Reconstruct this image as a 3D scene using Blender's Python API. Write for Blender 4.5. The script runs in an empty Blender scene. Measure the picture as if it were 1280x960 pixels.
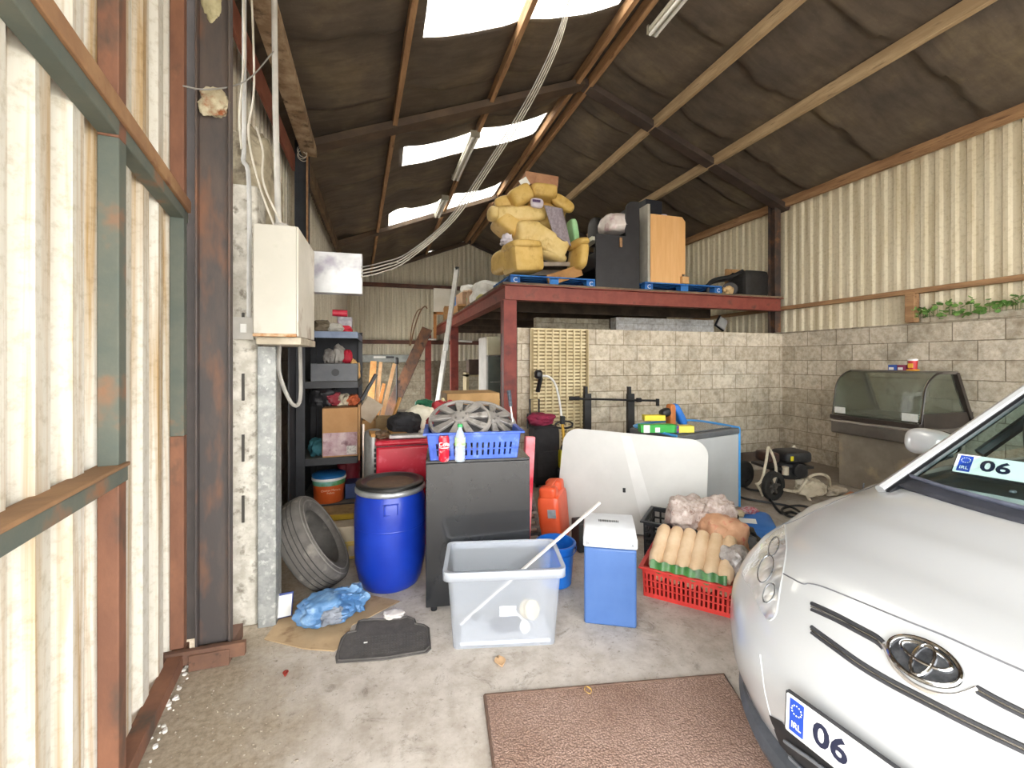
import bpy, math, random
from mathutils import Vector, Matrix, noise, geometry
from mathutils.bvhtree import BVHTree
random.seed(7)
R = math.radians
C = bpy.context.scene.collection
# ---------- camera geometry (level camera, 1280x960) ----------
F = 540.0; HZ = 450.0; H = 1.58
YAW = math.atan(160 / 540.0); CC, SS = math.cos(YAW), math.sin(YAW)
def ray(u, v):
    r = (u - 640) / F
    return Vector((r * CC + SS, -r * SS + CC, (HZ - v) / F))
CAM = Vector((0, 0, H))
def PZ(u, v, z=0.0):
    d = ray(u, v); return CAM + d * ((z - H) / d.z)
def PY(u, v, y):
    d = ray(u, v); return CAM + d * (y / d.y)
def PX(u, v, x):
    d = ray(u, v); return CAM + d * (x / d.x)
def PD(u, v, d):
    return CAM + ray(u, v) * d
# ---------- materials ----------
def nodes(name):
    m = bpy.data.materials.new(name); m.use_nodes = True
    nt = m.node_tree; nt.nodes.clear()
    out = nt.nodes.new('ShaderNodeOutputMaterial'); b = nt.nodes.new('ShaderNodeBsdfPrincipled')
    nt.links.new(b.outputs[0], out.inputs[0]); return m, nt, b
def lin(c):
    if isinstance(c, str):
        c = c.lstrip('#'); c = [int(c[i:i+2], 16) / 255 for i in (0, 2, 4)]
    return tuple(((x / 12.92) if x <= .04045 else ((x + .055) / 1.055) ** 2.4) for x in c[:3]) + (1.0,)
def ramp(nt, fac, stops):
    r = nt.nodes.new('ShaderNodeValToRGB'); e = r.color_ramp.elements
    e[0].position, e[0].color = stops[0]; e[1].position, e[1].color = stops[-1]
    for p, c in stops[1:-1]:
        n = e.new(p); n.color = c
    nt.links.new(fac, r.inputs[0]); return r
def nz(nt, vec, scale, detail=5, rough=.6, dist=0):
    n = nt.nodes.new('ShaderNodeTexNoise'); n.inputs['Scale'].default_value = scale
    n.inputs['Detail'].default_value = detail; n.inputs['Roughness'].default_value = rough
    n.inputs['Distortion'].default_value = dist
    nt.links.new(vec, n.inputs['Vector']); return n.outputs['Fac']
def coords(nt, sc=(1, 1, 1), kind='Object'):
    t = nt.nodes.new('ShaderNodeTexCoord'); mp = nt.nodes.new('ShaderNodeMapping')
    mp.inputs['Scale'].default_value = sc
    nt.links.new(t.outputs[kind], mp.inputs[0]); return mp.outputs[0]
def mix(nt, fac, a, b, mode='MIX'):
    m = nt.nodes.new('ShaderNodeMix'); m.data_type = 'RGBA'; m.blend_type = mode
    for s, x in ((m.inputs[0], fac), (m.inputs[6], a), (m.inputs[7], b)):
        if hasattr(x, 'links') or hasattr(x, 'is_linked'): nt.links.new(x, s)
        else: s.default_value = x
    return m.outputs[2]
def bump(nt, b, h, s=.3, d=.01):
    n = nt.nodes.new('ShaderNodeBump'); n.inputs['Strength'].default_value = s; n.inputs['Distance'].default_value = d
    nt.links.new(h, n.inputs['Height']); nt.links.new(n.outputs[0], b.inputs['Normal'])
MC = {}
def M(c1, c2=None, sc=6, rough=.6, metal=0, lo=.4, hi=.65, bmp=0, stretch=(1, 1, 1), c3=None, sc3=25, key=None, clear=0, trans=0, alpha=1, detail=6, bsc=None):
    k = key or str((c1, c2, sc, rough, metal, lo, hi, bmp, stretch, c3, sc3, clear, trans, alpha))
    if k in MC: return MC[k]
    m, nt, b = nodes('mat_%d' % len(MC) if not key else key)
    b.inputs['Roughness'].default_value = rough; b.inputs['Metallic'].default_value = metal
    if clear: b.inputs['Coat Weight'].default_value = clear; b.inputs['Coat Roughness'].default_value = .05
    if trans: b.inputs['Transmission Weight'].default_value = trans
    if alpha < 1: b.inputs['Alpha'].default_value = alpha
    b.inputs['Base Color'].default_value = lin(c1)
    if c2 is not None:
        v = coords(nt, stretch)
        f = nz(nt, v, sc, detail)
        r = ramp(nt, f, [(lo, lin(c1)), (hi, lin(c2))]); col = r.outputs[0]
        if c3 is not None:
            f3 = nz(nt, v, sc3, 4)
            r3 = ramp(nt, f3, [(.55, (0, 0, 0, 1)), (.7, (1, 1, 1, 1))])
            col = mix(nt, r3.outputs[0], col, lin(c3))
        nt.links.new(col, b.inputs['Base Color'])
        if bmp: bump(nt, b, nz(nt, v, bsc or sc * 3, 6), bmp)
    MC[k] = m; return m
# ---------- mesh builder ----------
def rotm(rx=0, ry=0, rz=0):
    return Matrix.Rotation(R(rz), 3, 'Z') @ Matrix.Rotation(R(ry), 3, 'Y') @ Matrix.Rotation(R(rx), 3, 'X')
def basis(d, up=Vector((0, 0, 1))):
    d = Vector(d).normalized()
    if abs(d.dot(up)) > .97: up = Vector((1, 0, 0))
    x = up.cross(d).normalized(); y = d.cross(x)
    return Matrix((x, y, d)).transposed()
class MB:
    def __init__(s): s.v = []; s.f = []; s.mi = []; s.m = 0
    def add(s, vs, fs):
        o = len(s.v); s.v += [Vector(p) for p in vs]
        for f in fs: s.f.append([i + o for i in f]); s.mi.append(s.m)
        return s
    def box(s, c, size, rot=None):
        c = Vector(c); rot = rot or Matrix.Identity(3)
        vs = [c + rot @ Vector((size[0] * a / 2, size[1] * b / 2, size[2] * d / 2)) for a in (-1, 1) for b in (-1, 1) for d in (-1, 1)]
        return s.add(vs, [(0, 1, 3, 2), (4, 6, 7, 5), (0, 4, 5, 1), (2, 3, 7, 6), (0, 2, 6, 4), (1, 5, 7, 3)])
    def bb(s, x0, x1, y0, y1, z0, z1):
        return s.box(((x0 + x1) / 2, (y0 + y1) / 2, (z0 + z1) / 2), (x1 - x0, y1 - y0, z1 - z0))
    def beam(s, p0, p1, w, h, up=Vector((0, 0, 1))):
        p0, p1 = Vector(p0), Vector(p1); B = basis(p1 - p0, up)
        return s.box((p0 + p1) / 2, (w, h, (p1 - p0).length), B)
    def ibeam(s, p0, p1, w, h, t=.012, up=Vector((0, 0, 1))):
        p0, p1 = Vector(p0), Vector(p1); B = basis(p1 - p0, up); L = (p1 - p0).length; c = (p0 + p1) / 2
        s.box(c + B @ Vector((0, h / 2 - t / 2, 0)), (w, t, L), B); s.box(c - B @ Vector((0, h / 2 - t / 2, 0)), (w, t, L), B)
        return s.box(c, (t, h - 2 * t, L), B)
    def tube(s, pts, r, seg=8, cap=True, rf=None):
        pts = [Vector(p) for p in pts]; n = len(pts); vs = []
        up = Vector((0, 0, 1)); prev = None
        for i, p in enumerate(pts):
            d = (pts[min(i + 1, n - 1)] - pts[max(i - 1, 0)]).normalized()
            if prev is None:
                if abs(d.z) > .95: up = Vector((1, 0, 0))
                x = up.cross(d).normalized()
            else:
                x = (prev - d * prev.dot(d)).normalized()
            prev = x; y = d.cross(x)
            rr = rf(i / (n - 1)) if rf else (r[i] if isinstance(r, (list, tuple)) else r)
            for k in range(seg):
                a = 2 * math.pi * k / seg; vs.append(p + (x * math.cos(a) + y * math.sin(a)) * rr)
        fs = []
        for i in range(n - 1):
            for k in range(seg):
                k2 = (k + 1) % seg; fs.append((i * seg + k, i * seg + k2, (i + 1) * seg + k2, (i + 1) * seg + k))
        if cap: fs.append(tuple(range(seg - 1, -1, -1))); fs.append(tuple((n - 1) * seg + k for k in range(seg)))
        return s.add(vs, fs)
    def cyl(s, p0, p1, r, r1=None, seg=16): return s.tube([p0, p1], [r, r if r1 is None else r1], seg)
    def lathe(s, prof, c=(0, 0, 0), seg=32, rot=None, sx=1, sy=1):
        c = Vector(c); rot = rot or Matrix.Identity(3); vs = []
        for r, z in prof:
            for k in range(seg):
                a = 2 * math.pi * k / seg; vs.append(c + rot @ Vector((r * math.cos(a) * sx, r * math.sin(a) * sy, z)))
        fs = []
        for i in range(len(prof) - 1):
            for k in range(seg):
                k2 = (k + 1) % seg; fs.append((i * seg + k, i * seg + k2, (i + 1) * seg + k2, (i + 1) * seg + k))
        if prof[0][0] > 1e-4: fs.append(tuple(range(seg - 1, -1, -1)))
        if prof[-1][0] > 1e-4: fs.append(tuple((len(prof) - 1) * seg + k for k in range(seg)))
        return s.add(vs, fs)
    def ring(s, prof, c=(0, 0, 0), seg=32, rot=None):   # closed profile of revolution
        c = Vector(c); rot = rot or Matrix.Identity(3); n = len(prof); vs = []
        for r, z in prof:
            for k in range(seg):
                a = 2 * math.pi * k / seg; vs.append(c + rot @ Vector((r * math.cos(a), r * math.sin(a), z)))
        fs = []
        for i in range(n):
            j = (i + 1) % n
            for k in range(seg):
                k2 = (k + 1) % seg; fs.append((i * seg + k, i * seg + k2, j * seg + k2, j * seg + k))
        return s.add(vs, fs)
    def prism(s, pts, t, c=(0, 0, 0), rot=None):   # outline in local XY, extruded along +Z by t
        c = Vector(c); rot = rot or Matrix.Identity(3); n = len(pts)
        vs = [c + rot @ Vector((p[0], p[1], 0)) for p in pts] + [c + rot @ Vector((p[0], p[1], t)) for p in pts]
        fs = [tuple(range(n - 1, -1, -1)), tuple(range(n, 2 * n))] + [(i, (i + 1) % n, (i + 1) % n + n, i + n) for i in range(n)]
        return s.add(vs, fs)
    def grid(s, fn, nu, nv, closed_u=False):
        vs = [fn(i / nu, j / nv) for j in range(nv + 1) for i in range(nu + 1)]
        return s.add(vs, [(j * (nu + 1) + i, j * (nu + 1) + i + 1, (j + 1) * (nu + 1) + i + 1, (j + 1) * (nu + 1) + i) for j in range(nv) for i in range(nu)])
    def puff(s, c, size, n=4, rot=None, k=8, fn=None):  # soft rounded block
        c = Vector(c); rot = rot or Matrix.Identity(3); vid = {}; vs = []; fs = []
        def V(a, b, d):
            key = (a, b, d)
            if key not in vid:
                p = Vector((2 * a / k - 1, 2 * b / k - 1, 2 * d / k - 1))
                q = p / ((abs(p.x) ** n + abs(p.y) ** n + abs(p.z) ** n) ** (1.0 / n))
                if fn: q = fn(q)
                vid[key] = len(vs); vs.append(c + rot @ Vector((q.x * size[0] / 2, q.y * size[1] / 2, q.z * size[2] / 2)))
            return vid[key]
        for i in range(k):
            for j in range(k):
                fs.append((V(i, j, 0), V(i, j + 1, 0), V(i + 1, j + 1, 0), V(i + 1, j, 0))); fs.append((V(i, j, k), V(i + 1, j, k), V(i + 1, j + 1, k), V(i, j + 1, k)))
                fs.append((V(i, 0, j), V(i + 1, 0, j), V(i + 1, 0, j + 1), V(i, 0, j + 1))); fs.append((V(i, k, j), V(i, k, j + 1), V(i + 1, k, j + 1), V(i + 1, k, j)))
                fs.append((V(0, i, j), V(0, i, j + 1), V(0, i + 1, j + 1), V(0, i + 1, j))); fs.append((V(k, i, j), V(k, i + 1, j), V(k, i + 1, j + 1), V(k, i, j + 1)))
        return s.add(vs, fs)
    def crumple(s, c, size, amp=.15, sc=3, rot=None, seed=0, k=14, n=2.6, flat=True):
        def fn(q):
            d = noise.noise(q * sc * .55 + Vector((seed * 7.3, seed * 3.1, 0))) * amp * .9 + (abs(noise.noise(q * sc * 1.1 + Vector((seed, 5, 2)))) - .25) * amp * .7
            q2 = q * (1 + d)
            if flat and q2.z < -.8: q2.z = -.8
            return q2
        return s.puff(c, size, n, rot, k, fn)
    def each(s, name, mat, parent=None, **k):   # every separate piece becomes a part of its own
        par = list(range(len(s.v)))
        def fnd(i):
            while par[i] != i: par[i] = par[par[i]]; i = par[i]
            return i
        for f in s.f:
            for j in f[1:]: par[fnd(f[0])] = fnd(j)
        grp = {}
        for f in s.f: grp.setdefault(fnd(f[0]), []).append(f)
        for fs in grp.values():
            m = MB(); idx = sorted({i for f in fs for i in f}); mp = {i: n for n, i in enumerate(idx)}
            m.add([s.v[i] for i in idx], [[mp[i] for i in f] for f in fs]); m.build(name, mat, parent, **k)
    def build(s, name, mat, parent=None, smooth=None, bev=0, seg=2, world=False, sub=0, solid=0):
        me = bpy.data.meshes.new(name); me.from_pydata([tuple(p) for p in s.v], [], s.f)
        mats = mat if isinstance(mat, (list, tuple)) else [mat]
        for m in mats: me.materials.append(m)
        if len(mats) > 1:
            for p, i in zip(me.polygons, s.mi): p.material_index = i
        me.update()
        o = bpy.data.objects.new(name, me); C.objects.link(o)
        if smooth is not False:
            me.polygons.foreach_set('use_smooth', [True] * len(me.polygons))
            try: me.set_sharp_from_angle(angle=R(smooth or 35))
            except Exception: pass
        if solid:
            q = o.modifiers.new('thick', 'SOLIDIFY'); q.thickness = solid; q.offset = 0
        if bev:
            q = o.modifiers.new('bevel', 'BEVEL'); q.width = bev; q.segments = seg; q.limit_method = 'ANGLE'; q.angle_limit = R(40)
        if sub:
            q = o.modifiers.new('sub', 'SUBSURF'); q.levels = sub; q.render_levels = sub
        if parent is not None:
            o.parent = parent
            if world: o.matrix_parent_inverse = mw(parent).inverted()
        return o
def mw(o):
    m = Matrix.LocRotScale(o.location, o.rotation_euler, o.scale)
    if o.parent: m = mw(o.parent) @ o.matrix_parent_inverse @ m
    return m
def tag(o, label, cat, group=None, kind=None):
    if label: o['label'] = label
    if cat: o['category'] = cat
    if group: o['group'] = group
    if kind: o['kind'] = kind
    return o
def struct(o): o['kind'] = 'structure'; return o
def thing(name, label, cat, loc=(0, 0, 0), rz=0, group=None, rot=None):
    o = bpy.data.objects.new(name, None); C.objects.link(o); o.empty_display_size = .1
    o.location = loc; o.rotation_euler = rot if rot else (0, 0, R(rz)); return tag(o, label, cat, group)
def dup(o, parent=None, label=None, loc=None, rot=None):
    c = o.copy(); C.objects.link(c)
    if parent is not None: c.parent = parent
    if label: c['label'] = label
    if loc is not None: c.location = loc
    if rot is not None: c.rotation_euler = rot
    for ch in [x for x in bpy.data.objects if x.parent == o]: dup(ch, c)
    return c
def text(s, size, mat, parent, loc, rot=(90, 0, 0), ext=.001, name='lettering', sx=1, M3=None, align='CENTER', off=0):
    cu = bpy.data.curves.new('t', 'FONT'); cu.body = s; cu.size = size; cu.extrude = ext; cu.align_x = align; cu.align_y = 'CENTER'; cu.resolution_u = 3; cu.offset = off
    t = bpy.data.objects.new('t', cu); C.objects.link(t)
    bpy.context.view_layer.update()
    me = bpy.data.meshes.new_from_object(t); bpy.data.objects.remove(t)
    me.materials.clear(); me.materials.append(mat)
    rm = M3 or rotm(*rot)
    for v in me.vertices: v.co = rm @ Vector((v.co.x * sx, v.co.y, v.co.z)) + Vector(loc)
    o = bpy.data.objects.new(name, me); C.objects.link(o)
    if parent is not None: o.parent = parent
    return o
def catenary(p0, p1, sag, n=14):
    p0, p1 = Vector(p0), Vector(p1)
    return [p0.lerp(p1, i / n) - Vector((0, 0, sag * 4 * (i / n) * (1 - i / n))) for i in range(n + 1)]
def rrect(w, h, r, n=5):
    pts = []
    for cx, cy, a0 in ((w/2-r, h/2-r, 0), (-w/2+r, h/2-r, 90), (-w/2+r, -h/2+r, 180), (w/2-r, -h/2+r, 270)):
        for i in range(n + 1):
            a = R(a0 + 90 * i / n); pts.append((cx + r * math.cos(a), cy + r * math.sin(a)))
    return pts
def smoothpath(pts, n=6):
    pts = [Vector(p) for p in pts]; out = []
    for i in range(len(pts) - 1):
        p0 = pts[max(i - 1, 0)]; p1 = pts[i]; p2 = pts[i + 1]; p3 = pts[min(i + 2, len(pts) - 1)]
        for k in range(n):
            t = k / n
            out.append(.5 * ((2 * p1) + (p2 - p0) * t + (2 * p0 - 5 * p1 + 4 * p2 - p3) * t * t + (3 * p1 - p0 - 3 * p2 + p3) * t ** 3))
    return out + [pts[-1]]
# common materials
RUST = M('#63493c', '#7d5a45', 4, .8, bmp=.4, c3='#3c2c26', sc3=14)
RUSTY_STEEL = M('#5b4a42', '#8c6248', 5, .7, .1, bmp=.25, c3='#3a322f', sc3=9, stretch=(1, 1, .4))
TIMBER = M('#8a6747', '#ad8760', 3, .75, bmp=.2, stretch=(6, .7, 6), c3='#6b4c33', sc3=6)
TIMBER_D = M('#4a3a2e', '#6b5440', 3, .8, bmp=.2, stretch=(2, 2, 2))
REDOX = M('#7c3a30', '#8f4a3c', 5, .6, bmp=.08, c3='#5a332b', sc3=5)
GALV = M('#8f9290', '#a9aba8', 18, .5, .3, c3='#c4c6c2', sc3=30)
BLACKPL = M('#17181b', '#202226', 8, .45); CARD = M('#a98157', '#b88f62', 4, .9, c3='#8f6a45', sc3=8)
WHITEP = M('#d8d8d4', '#e4e3df', 5, .45); CABLE_W = M('#b9b3a4', '#d6d0c2', 8, .6)
BLACKM = M('#1b1b1d', '#2c2b2c', 6, .5, .2); RUBBER = M('#3c3b39', '#55524d', 9, .85, bmp=.3, c3='#6c665d', sc3=16)
CREAM = M('#d9d3bf', '#e6e0cd', 5, .55)
# ================= SETTING =================
XR, ZR, XL, ZL, XE, ZE = 2.7, 5.62, -1.1, 4.14, 6.5, 4.16
YF, YB = -1.5, 14.4
def roofz(x): return ZR - (XR - x) * (ZR - 4.2) / 3.65 if x < XR else ZR - (x - XR) * (ZR - 4.2) / 3.7
# floor
def floor_mat():
    m, nt, b = nodes('concrete_floor'); v = coords(nt)
    f1 = nz(nt, v, 1.1, 7, .65); f2 = nz(nt, v, 9, 8, .7); f3 = nz(nt, v, 60, 3)
    r = ramp(nt, f1, [(.3, lin('#b0a89e')), (.5, lin('#bcb5ac')), (.7, lin('#c9c3bb'))])
    r2 = ramp(nt, f2, [(.35, lin('#b9b0a4')), (.6, lin('#ffffff'))])
    c = mix(nt, .5, r.outputs[0], r2.outputs[0], 'MULTIPLY')
    f4 = nz(nt, v, 34, 6, .75); r4 = ramp(nt, f4, [(.28, lin('#6f6558')), (.42, lin('#ffffff'))]); c = mix(nt, .75, c, r4.outputs[0], 'MULTIPLY')
    f5 = nz(nt, v, 5, 9, .8, 1.2); r5 = ramp(nt, f5, [(.33, lin('#8d8477')), (.45, lin('#ffffff'))]); c = mix(nt, .6, c, r5.outputs[0], 'MULTIPLY')
    # soil along the left side and a browner tone deep in the shed
    sp = nt.nodes.new('ShaderNodeSeparateXYZ'); nt.links.new(v, sp.inputs[0])
    ad = nt.nodes.new('ShaderNodeMath'); ad.operation = 'MULTIPLY_ADD'; nt.links.new(f1, ad.inputs[0]); ad.inputs[1].default_value = 1.6; nt.links.new(sp.outputs[0], ad.inputs[2])
    rx = ramp(nt, ad.outputs[0], [(.1, (1, 1, 1, 1)), (.55, (0, 0, 0, 1))])
    c = mix(nt, rx.outputs[0], c, mix(nt, ramp(nt, f4, [(.3, (0, 0, 0, 1)), (.62, (1, 1, 1, 1))]).outputs[0], lin('#7d705e'), lin('#a99c89')))
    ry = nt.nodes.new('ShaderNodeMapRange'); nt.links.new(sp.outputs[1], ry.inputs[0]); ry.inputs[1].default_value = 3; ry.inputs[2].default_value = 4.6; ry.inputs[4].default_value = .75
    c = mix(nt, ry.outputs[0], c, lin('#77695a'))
    nt.links.new(c, b.inputs['Base Color']); b.inputs['Roughness'].default_value = .8
    bump(nt, b, f2, .25, .01); return m
mb = MB(); mb.bb(-1.15, 6.6, -2.5, 14.6, -.12, 0); struct(mb.build('floor', floor_mat()))
mb = MB(); mb.bb(-30, 30, -30, 34, -.3, -.121); struct(mb.build('trim_1', M('#a9a59c', '#c2beb6', 2, .9)))   # the yard outside
def block_mat(name, ax, tint=('#b3a897', '#cfc6b5'), mort='#8d8272', dirt='#6b6154', dlo=.48):
    m, nt, b = nodes(name)
    t = nt.nodes.new('ShaderNodeTexCoord'); sp = nt.nodes.new('ShaderNodeSeparateXYZ'); nt.links.new(t.outputs['Object'], sp.inputs[0])
    cb = nt.nodes.new('ShaderNodeCombineXYZ'); nt.links.new(sp.outputs[ax], cb.inputs[0]); nt.links.new(sp.outputs[2], cb.inputs[1])
    br = nt.nodes.new('ShaderNodeTexBrick'); nt.links.new(cb.outputs[0], br.inputs[0])
    br.inputs['Scale'].default_value = 1; br.inputs['Brick Width'].default_value = .45; br.inputs['Row Height'].default_value = .225
    br.inputs['Mortar Size'].default_value = .006; br.inputs['Mortar Smooth'].default_value = .4; br.inputs['Bias'].default_value = -.1
    br.inputs['Color1'].default_value = lin(tint[0]); br.inputs['Color2'].default_value = lin(tint[1]); br.inputs['Mortar'].default_value = lin(mort)
    f = nz(nt, t.outputs['Object'], 2.2, 9, .7); f2 = nz(nt, t.outputs['Object'], 14, 6, .7)
    r = ramp(nt, f, [(dlo, (0, 0, 0, 1)), (dlo + .2, (1, 1, 1, 1))])
    c = mix(nt, r.outputs[0], br.outputs[0], mix(nt, .6, br.outputs[0], lin(dirt)))
    r2 = ramp(nt, f2, [(.35, lin('#c9c1b4')), (.6, lin('#ffffff'))]); c = mix(nt, .8, c, r2.outputs[0], 'MULTIPLY')
    nt.links.new(c, b.inputs['Base Color']); b.inputs['Roughness'].default_value = .92
    hh = nt.nodes.new('ShaderNodeMath'); hh.operation = 'MULTIPLY_ADD'; nt.links.new(br.outputs['Fac'], hh.inputs[0]); hh.inputs[1].default_value = -1.2; nt.links.new(f2, hh.inputs[2])
    bump(nt, b, hh.outputs[0], .6, .015); return m
BL_X = block_mat('block_x', 0, ('#c2b6a3', '#d8cebc'), '#93866f', '#7d7466', .52); BL_Y = block_mat('block_y', 1, ('#b9ae9c', '#d2c8b7'), '#8f8472', dirt='#6a6252', dlo=.47)
BL_OLD = block_mat('block_old', 0, ('#a39b88', '#b8b09c'), '#8a8372')
BL_L = block_mat('block_left', 1, ('#aba392', '#bdb5a2'), '#a09680', '#7d7465')
mb = MB(); mb.bb(1.74, 6.36, 5.62, 5.84, 0, 2.02); struct(mb.build('wall_middle', BL_X))
mb = MB(); mb.bb(6.36, 6.58, -2.4, 14.4, 0, 2.04)
mb.bb(6.38, 6.56, -2.4, 3.7, 2.04, 2.12); struct(mb.build('wall_right_block', BL_Y, bev=.01))
mb = MB(); mb.bb(-1.15, 6.5, 14.2, 14.4, 0, 1.55); struct(mb.build('wall_back_block', BL_OLD))
mb = MB(); mb.bb(-1.2, -1.0, 2.95, 8.3, 0, 2.1); mb.bb(-1.2, -1.0, 12.8, 14.4, 0, 2.1); mb.bb(-1.2, -1.0, 8.3, 12.8, 2.02, 2.1); struct(mb.build('wall_left_block', BL_L))  # unseen doorway gap added in the far part to let daylight reach the back
mb = MB(); mb.bb(4.05, 6.2, 7.0, 7.2, 0, 2.36); struct(mb.build('wall_inner', block_mat('block_white', 0, ('#d8d7d5', '#e2e1df'), '#c5c3bf', '#a9a7a3')))
mb = MB(); mb.bb(2.6, 4.05, 7.25, 7.4, 0, 2.34); struct(mb.build('wall_inner_grey', BL_OLD))
# corrugated sheets
def corr_mat(name, ax, c1, c2, streak, period, amt=.5):
    m, nt, b = nodes(name)
    v = coords(nt, (9, 9, .5)); f = nz(nt, v, 1.4, 6, .6)
    r = ramp(nt, f, [(.38, lin(c1)), (.6, lin(c2))])
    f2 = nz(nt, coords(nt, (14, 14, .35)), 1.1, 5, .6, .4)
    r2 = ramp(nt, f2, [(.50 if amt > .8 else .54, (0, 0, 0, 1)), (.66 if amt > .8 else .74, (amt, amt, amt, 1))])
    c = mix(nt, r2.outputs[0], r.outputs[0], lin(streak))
    f3 = nz(nt, coords(nt), 26, 5, .7); r3 = ramp(nt, f3, [(.3, lin('#d8d2c4')), (.5, lin('#ffffff'))])
    c = mix(nt, .7, c, r3.outputs[0], 'MULTIPLY')
    nt.links.new(c, b.inputs['Base Color']); b.inputs['Roughness'].default_value = .75
    return m
def corr(p0, p1, z0, ztop, pitch, depth, nrm, sag=None, duty=.5, zrows=None):
    # trapezoid ribs along p0->p1, z0 to ztop(t); nrm = direction of the ribs
    p0, p1, nrm = Vector(p0), Vector(p1), Vector(nrm); L = (p1 - p0).length; d = (p1 - p0) / L
    prof = []; x = 0
    while x < L:
        for a, h in ((0, 0), (duty * .72, 0), (duty, 1), (duty + (1 - duty) * .72, 1)):
            if x + a * pitch < L: prof.append((x + a * pitch, h))
        x += pitch
    prof.append((L, 0)); mb = MB(); vs = []
    for q, h in prof:
        b = p0 + d * q + nrm * (h * depth)
        zt = ztop(b) if callable(ztop) else ztop; zb = z0(b) if callable(z0) else z0
        vs += [Vector((b.x, b.y, zb)), Vector((b.x, b.y, zt))]
    mb.add(vs, [(2 * i, 2 * i + 2, 2 * i + 3, 2 * i + 1) for i in range(len(prof) - 1)]); return mb
SHEET_R = corr_mat('sheet_right', 1, '#c8bc9f', '#d6ccb3', '#a5906a', .15)
SHEET_B = corr_mat('sheet_back', 0, '#d3ccb8', '#e3ddca', '#9c927b', .15)
SHEET_L = corr_mat('sheet_left', 1, '#c9c2b0', '#dad4c4', '#9a8d76', .15)
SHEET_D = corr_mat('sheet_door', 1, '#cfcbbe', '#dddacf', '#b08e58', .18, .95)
struct(corr((6.47, -2.4, 0), (6.47, 14.4, 0), 1.95, lambda b: roofz(6.5) + .02, .15, .024, (-1, 0, 0), duty=.62).build('wall_right', SHEET_R, smooth=False, solid=.004))
struct(corr((-1.1, 14.35, 0), (6.5, 14.35, 0), 1.45, lambda b: roofz(b.x), .15, .035, (0, -1, 0)).build('wall_back', SHEET_B, smooth=False, solid=.004))
struct(corr((-1.13, 2.95, 0), (-1.13, 14.4, 0), 2.0, lambda b: roofz(-1.1) + .12, .13, .035, (1, 0, 0)).build('wall_left', SHEET_L, smooth=False, solid=.004))
# ceiling: sagging felt between purlins, seams across
def ceil_mat():
    m, nt, b = nodes('roof_lining'); v = coords(nt, (.5, 2.2, .5)); v1 = coords(nt)
    f = nz(nt, v1, 1.3, 7, .65); f2 = nz(nt, v1, 45, 5, .8); f3 = nz(nt, v, 5, 6, .6, .3)
    r = ramp(nt, f, [(.35, lin('#4c433b')), (.52, lin('#5b5044')), (.7, lin('#746650'))])
    r2 = ramp(nt, f3, [(.3, lin('#8a8078')), (.6, lin('#ffffff'))]); c = mix(nt, .45, r.outputs[0], r2.outputs[0], 'MULTIPLY')
    r3 = ramp(nt, f2, [(.60, (0, 0, 0, 1)), (.78, (.4, .4, .4, 1))]); c = mix(nt, r3.outputs[0], c, lin('#8d806e'))
    nt.links.new(c, b.inputs['Base Color']); b.inputs['Roughness'].default_value = .7; bump(nt, b, f3, .25, .02); return m
CEIL = ceil_mat()
PURL = [-.82, .3, 1.4, 2.62]; PURR = [2.78, 3.86, 4.94, 6.38]
SKY = [(3.35, 4.28, .33, 2.55), (6.52, 7.2, .3, 2.5), (9.25, 10.4, .1, 2.5)]
def sag(x, y):
    P = [-1.25] + PURL + PURR + [6.5]
    for a, b in zip(P, P[1:]):
        if a <= x <= b:
            t = (x - a) / (b - a); s = (b - a) * .045 * math.sin(math.pi * t); break
    else: s = 0
    ph = (y / 1.02 + .1 * noise.noise(Vector((x * .8, y * .3, 2)))) % 1.0
    return s * (.6 + .5 * noise.noise(Vector((int(x * .9), y * .6, 0)))) + .075 * ph * max(0.2, min(1, s * 30)) 
def slope(x0, x1, flip):
    mb = MB(); nx = 44; ny = 318
    xs = [x0 + (x1 - x0) * i / nx for i in range(nx + 1)]; ys = [YF + (YB - YF) * j / ny for j in range(ny + 1)]
    idx = {}
    for j, y in enumerate(ys):
        for i, x in enumerate(xs):
            idx[i, j] = len(mb.v); mb.v.append(Vector((x, y, roofz(x) + .03 - sag(x, y) - .012 * noise.noise(Vector((x * 3, y * 3, 0))))))
    for j in range(ny):
        for i in range(nx):
            xc = (xs[i] + xs[i + 1]) / 2; yc = (ys[j] + ys[j + 1]) / 2; jag = .0 * noise.noise(Vector((xc * 5, 3, yc)))
            if any(a - jag < yc < b + jag and c < xc < d for a, b, c, d in SKY): continue
            mb.f.append([idx[i, j], idx[i + 1, j], idx[i + 1, j + 1], idx[i, j + 1]]); mb.mi.append(0)
    return mb
ml = slope(-1.25, XR, 0); mr = slope(XR, 6.5, 0); o = len(ml.v)
ml.add(mr.v, mr.f); struct(ml.build('ceiling', CEIL, smooth=60, solid=.006))
# opaque outer roof sheet above the felt is carried by the lining; skylight sheets
m, nt, b = nodes('skylight_sheet'); nt.nodes.remove(b)
tr = nt.nodes.new('ShaderNodeBsdfTranslucent'); df = nt.nodes.new('ShaderNodeBsdfDiffuse'); tp = nt.nodes.new('ShaderNodeBsdfTransparent'); ms = nt.nodes.new('ShaderNodeMixShader'); m2 = nt.nodes.new('ShaderNodeMixShader')
v = coords(nt, (1, 6, 1)); rr = ramp(nt, nz(nt, v, 3, 5), [(.3, lin('#d9d6cc')), (.6, lin('#f6f4ee'))])
nt.links.new(rr.outputs[0], tr.inputs[0]); nt.links.new(rr.outputs[0], df.inputs[0]); ms.inputs[0].default_value = .15
tp.inputs[0].default_value = (.8, .81, .8, 1)
nt.links.new(tr.outputs[0], ms.inputs[1]); nt.links.new(df.outputs[0], ms.inputs[2]); m2.inputs[0].default_value = .12
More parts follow.
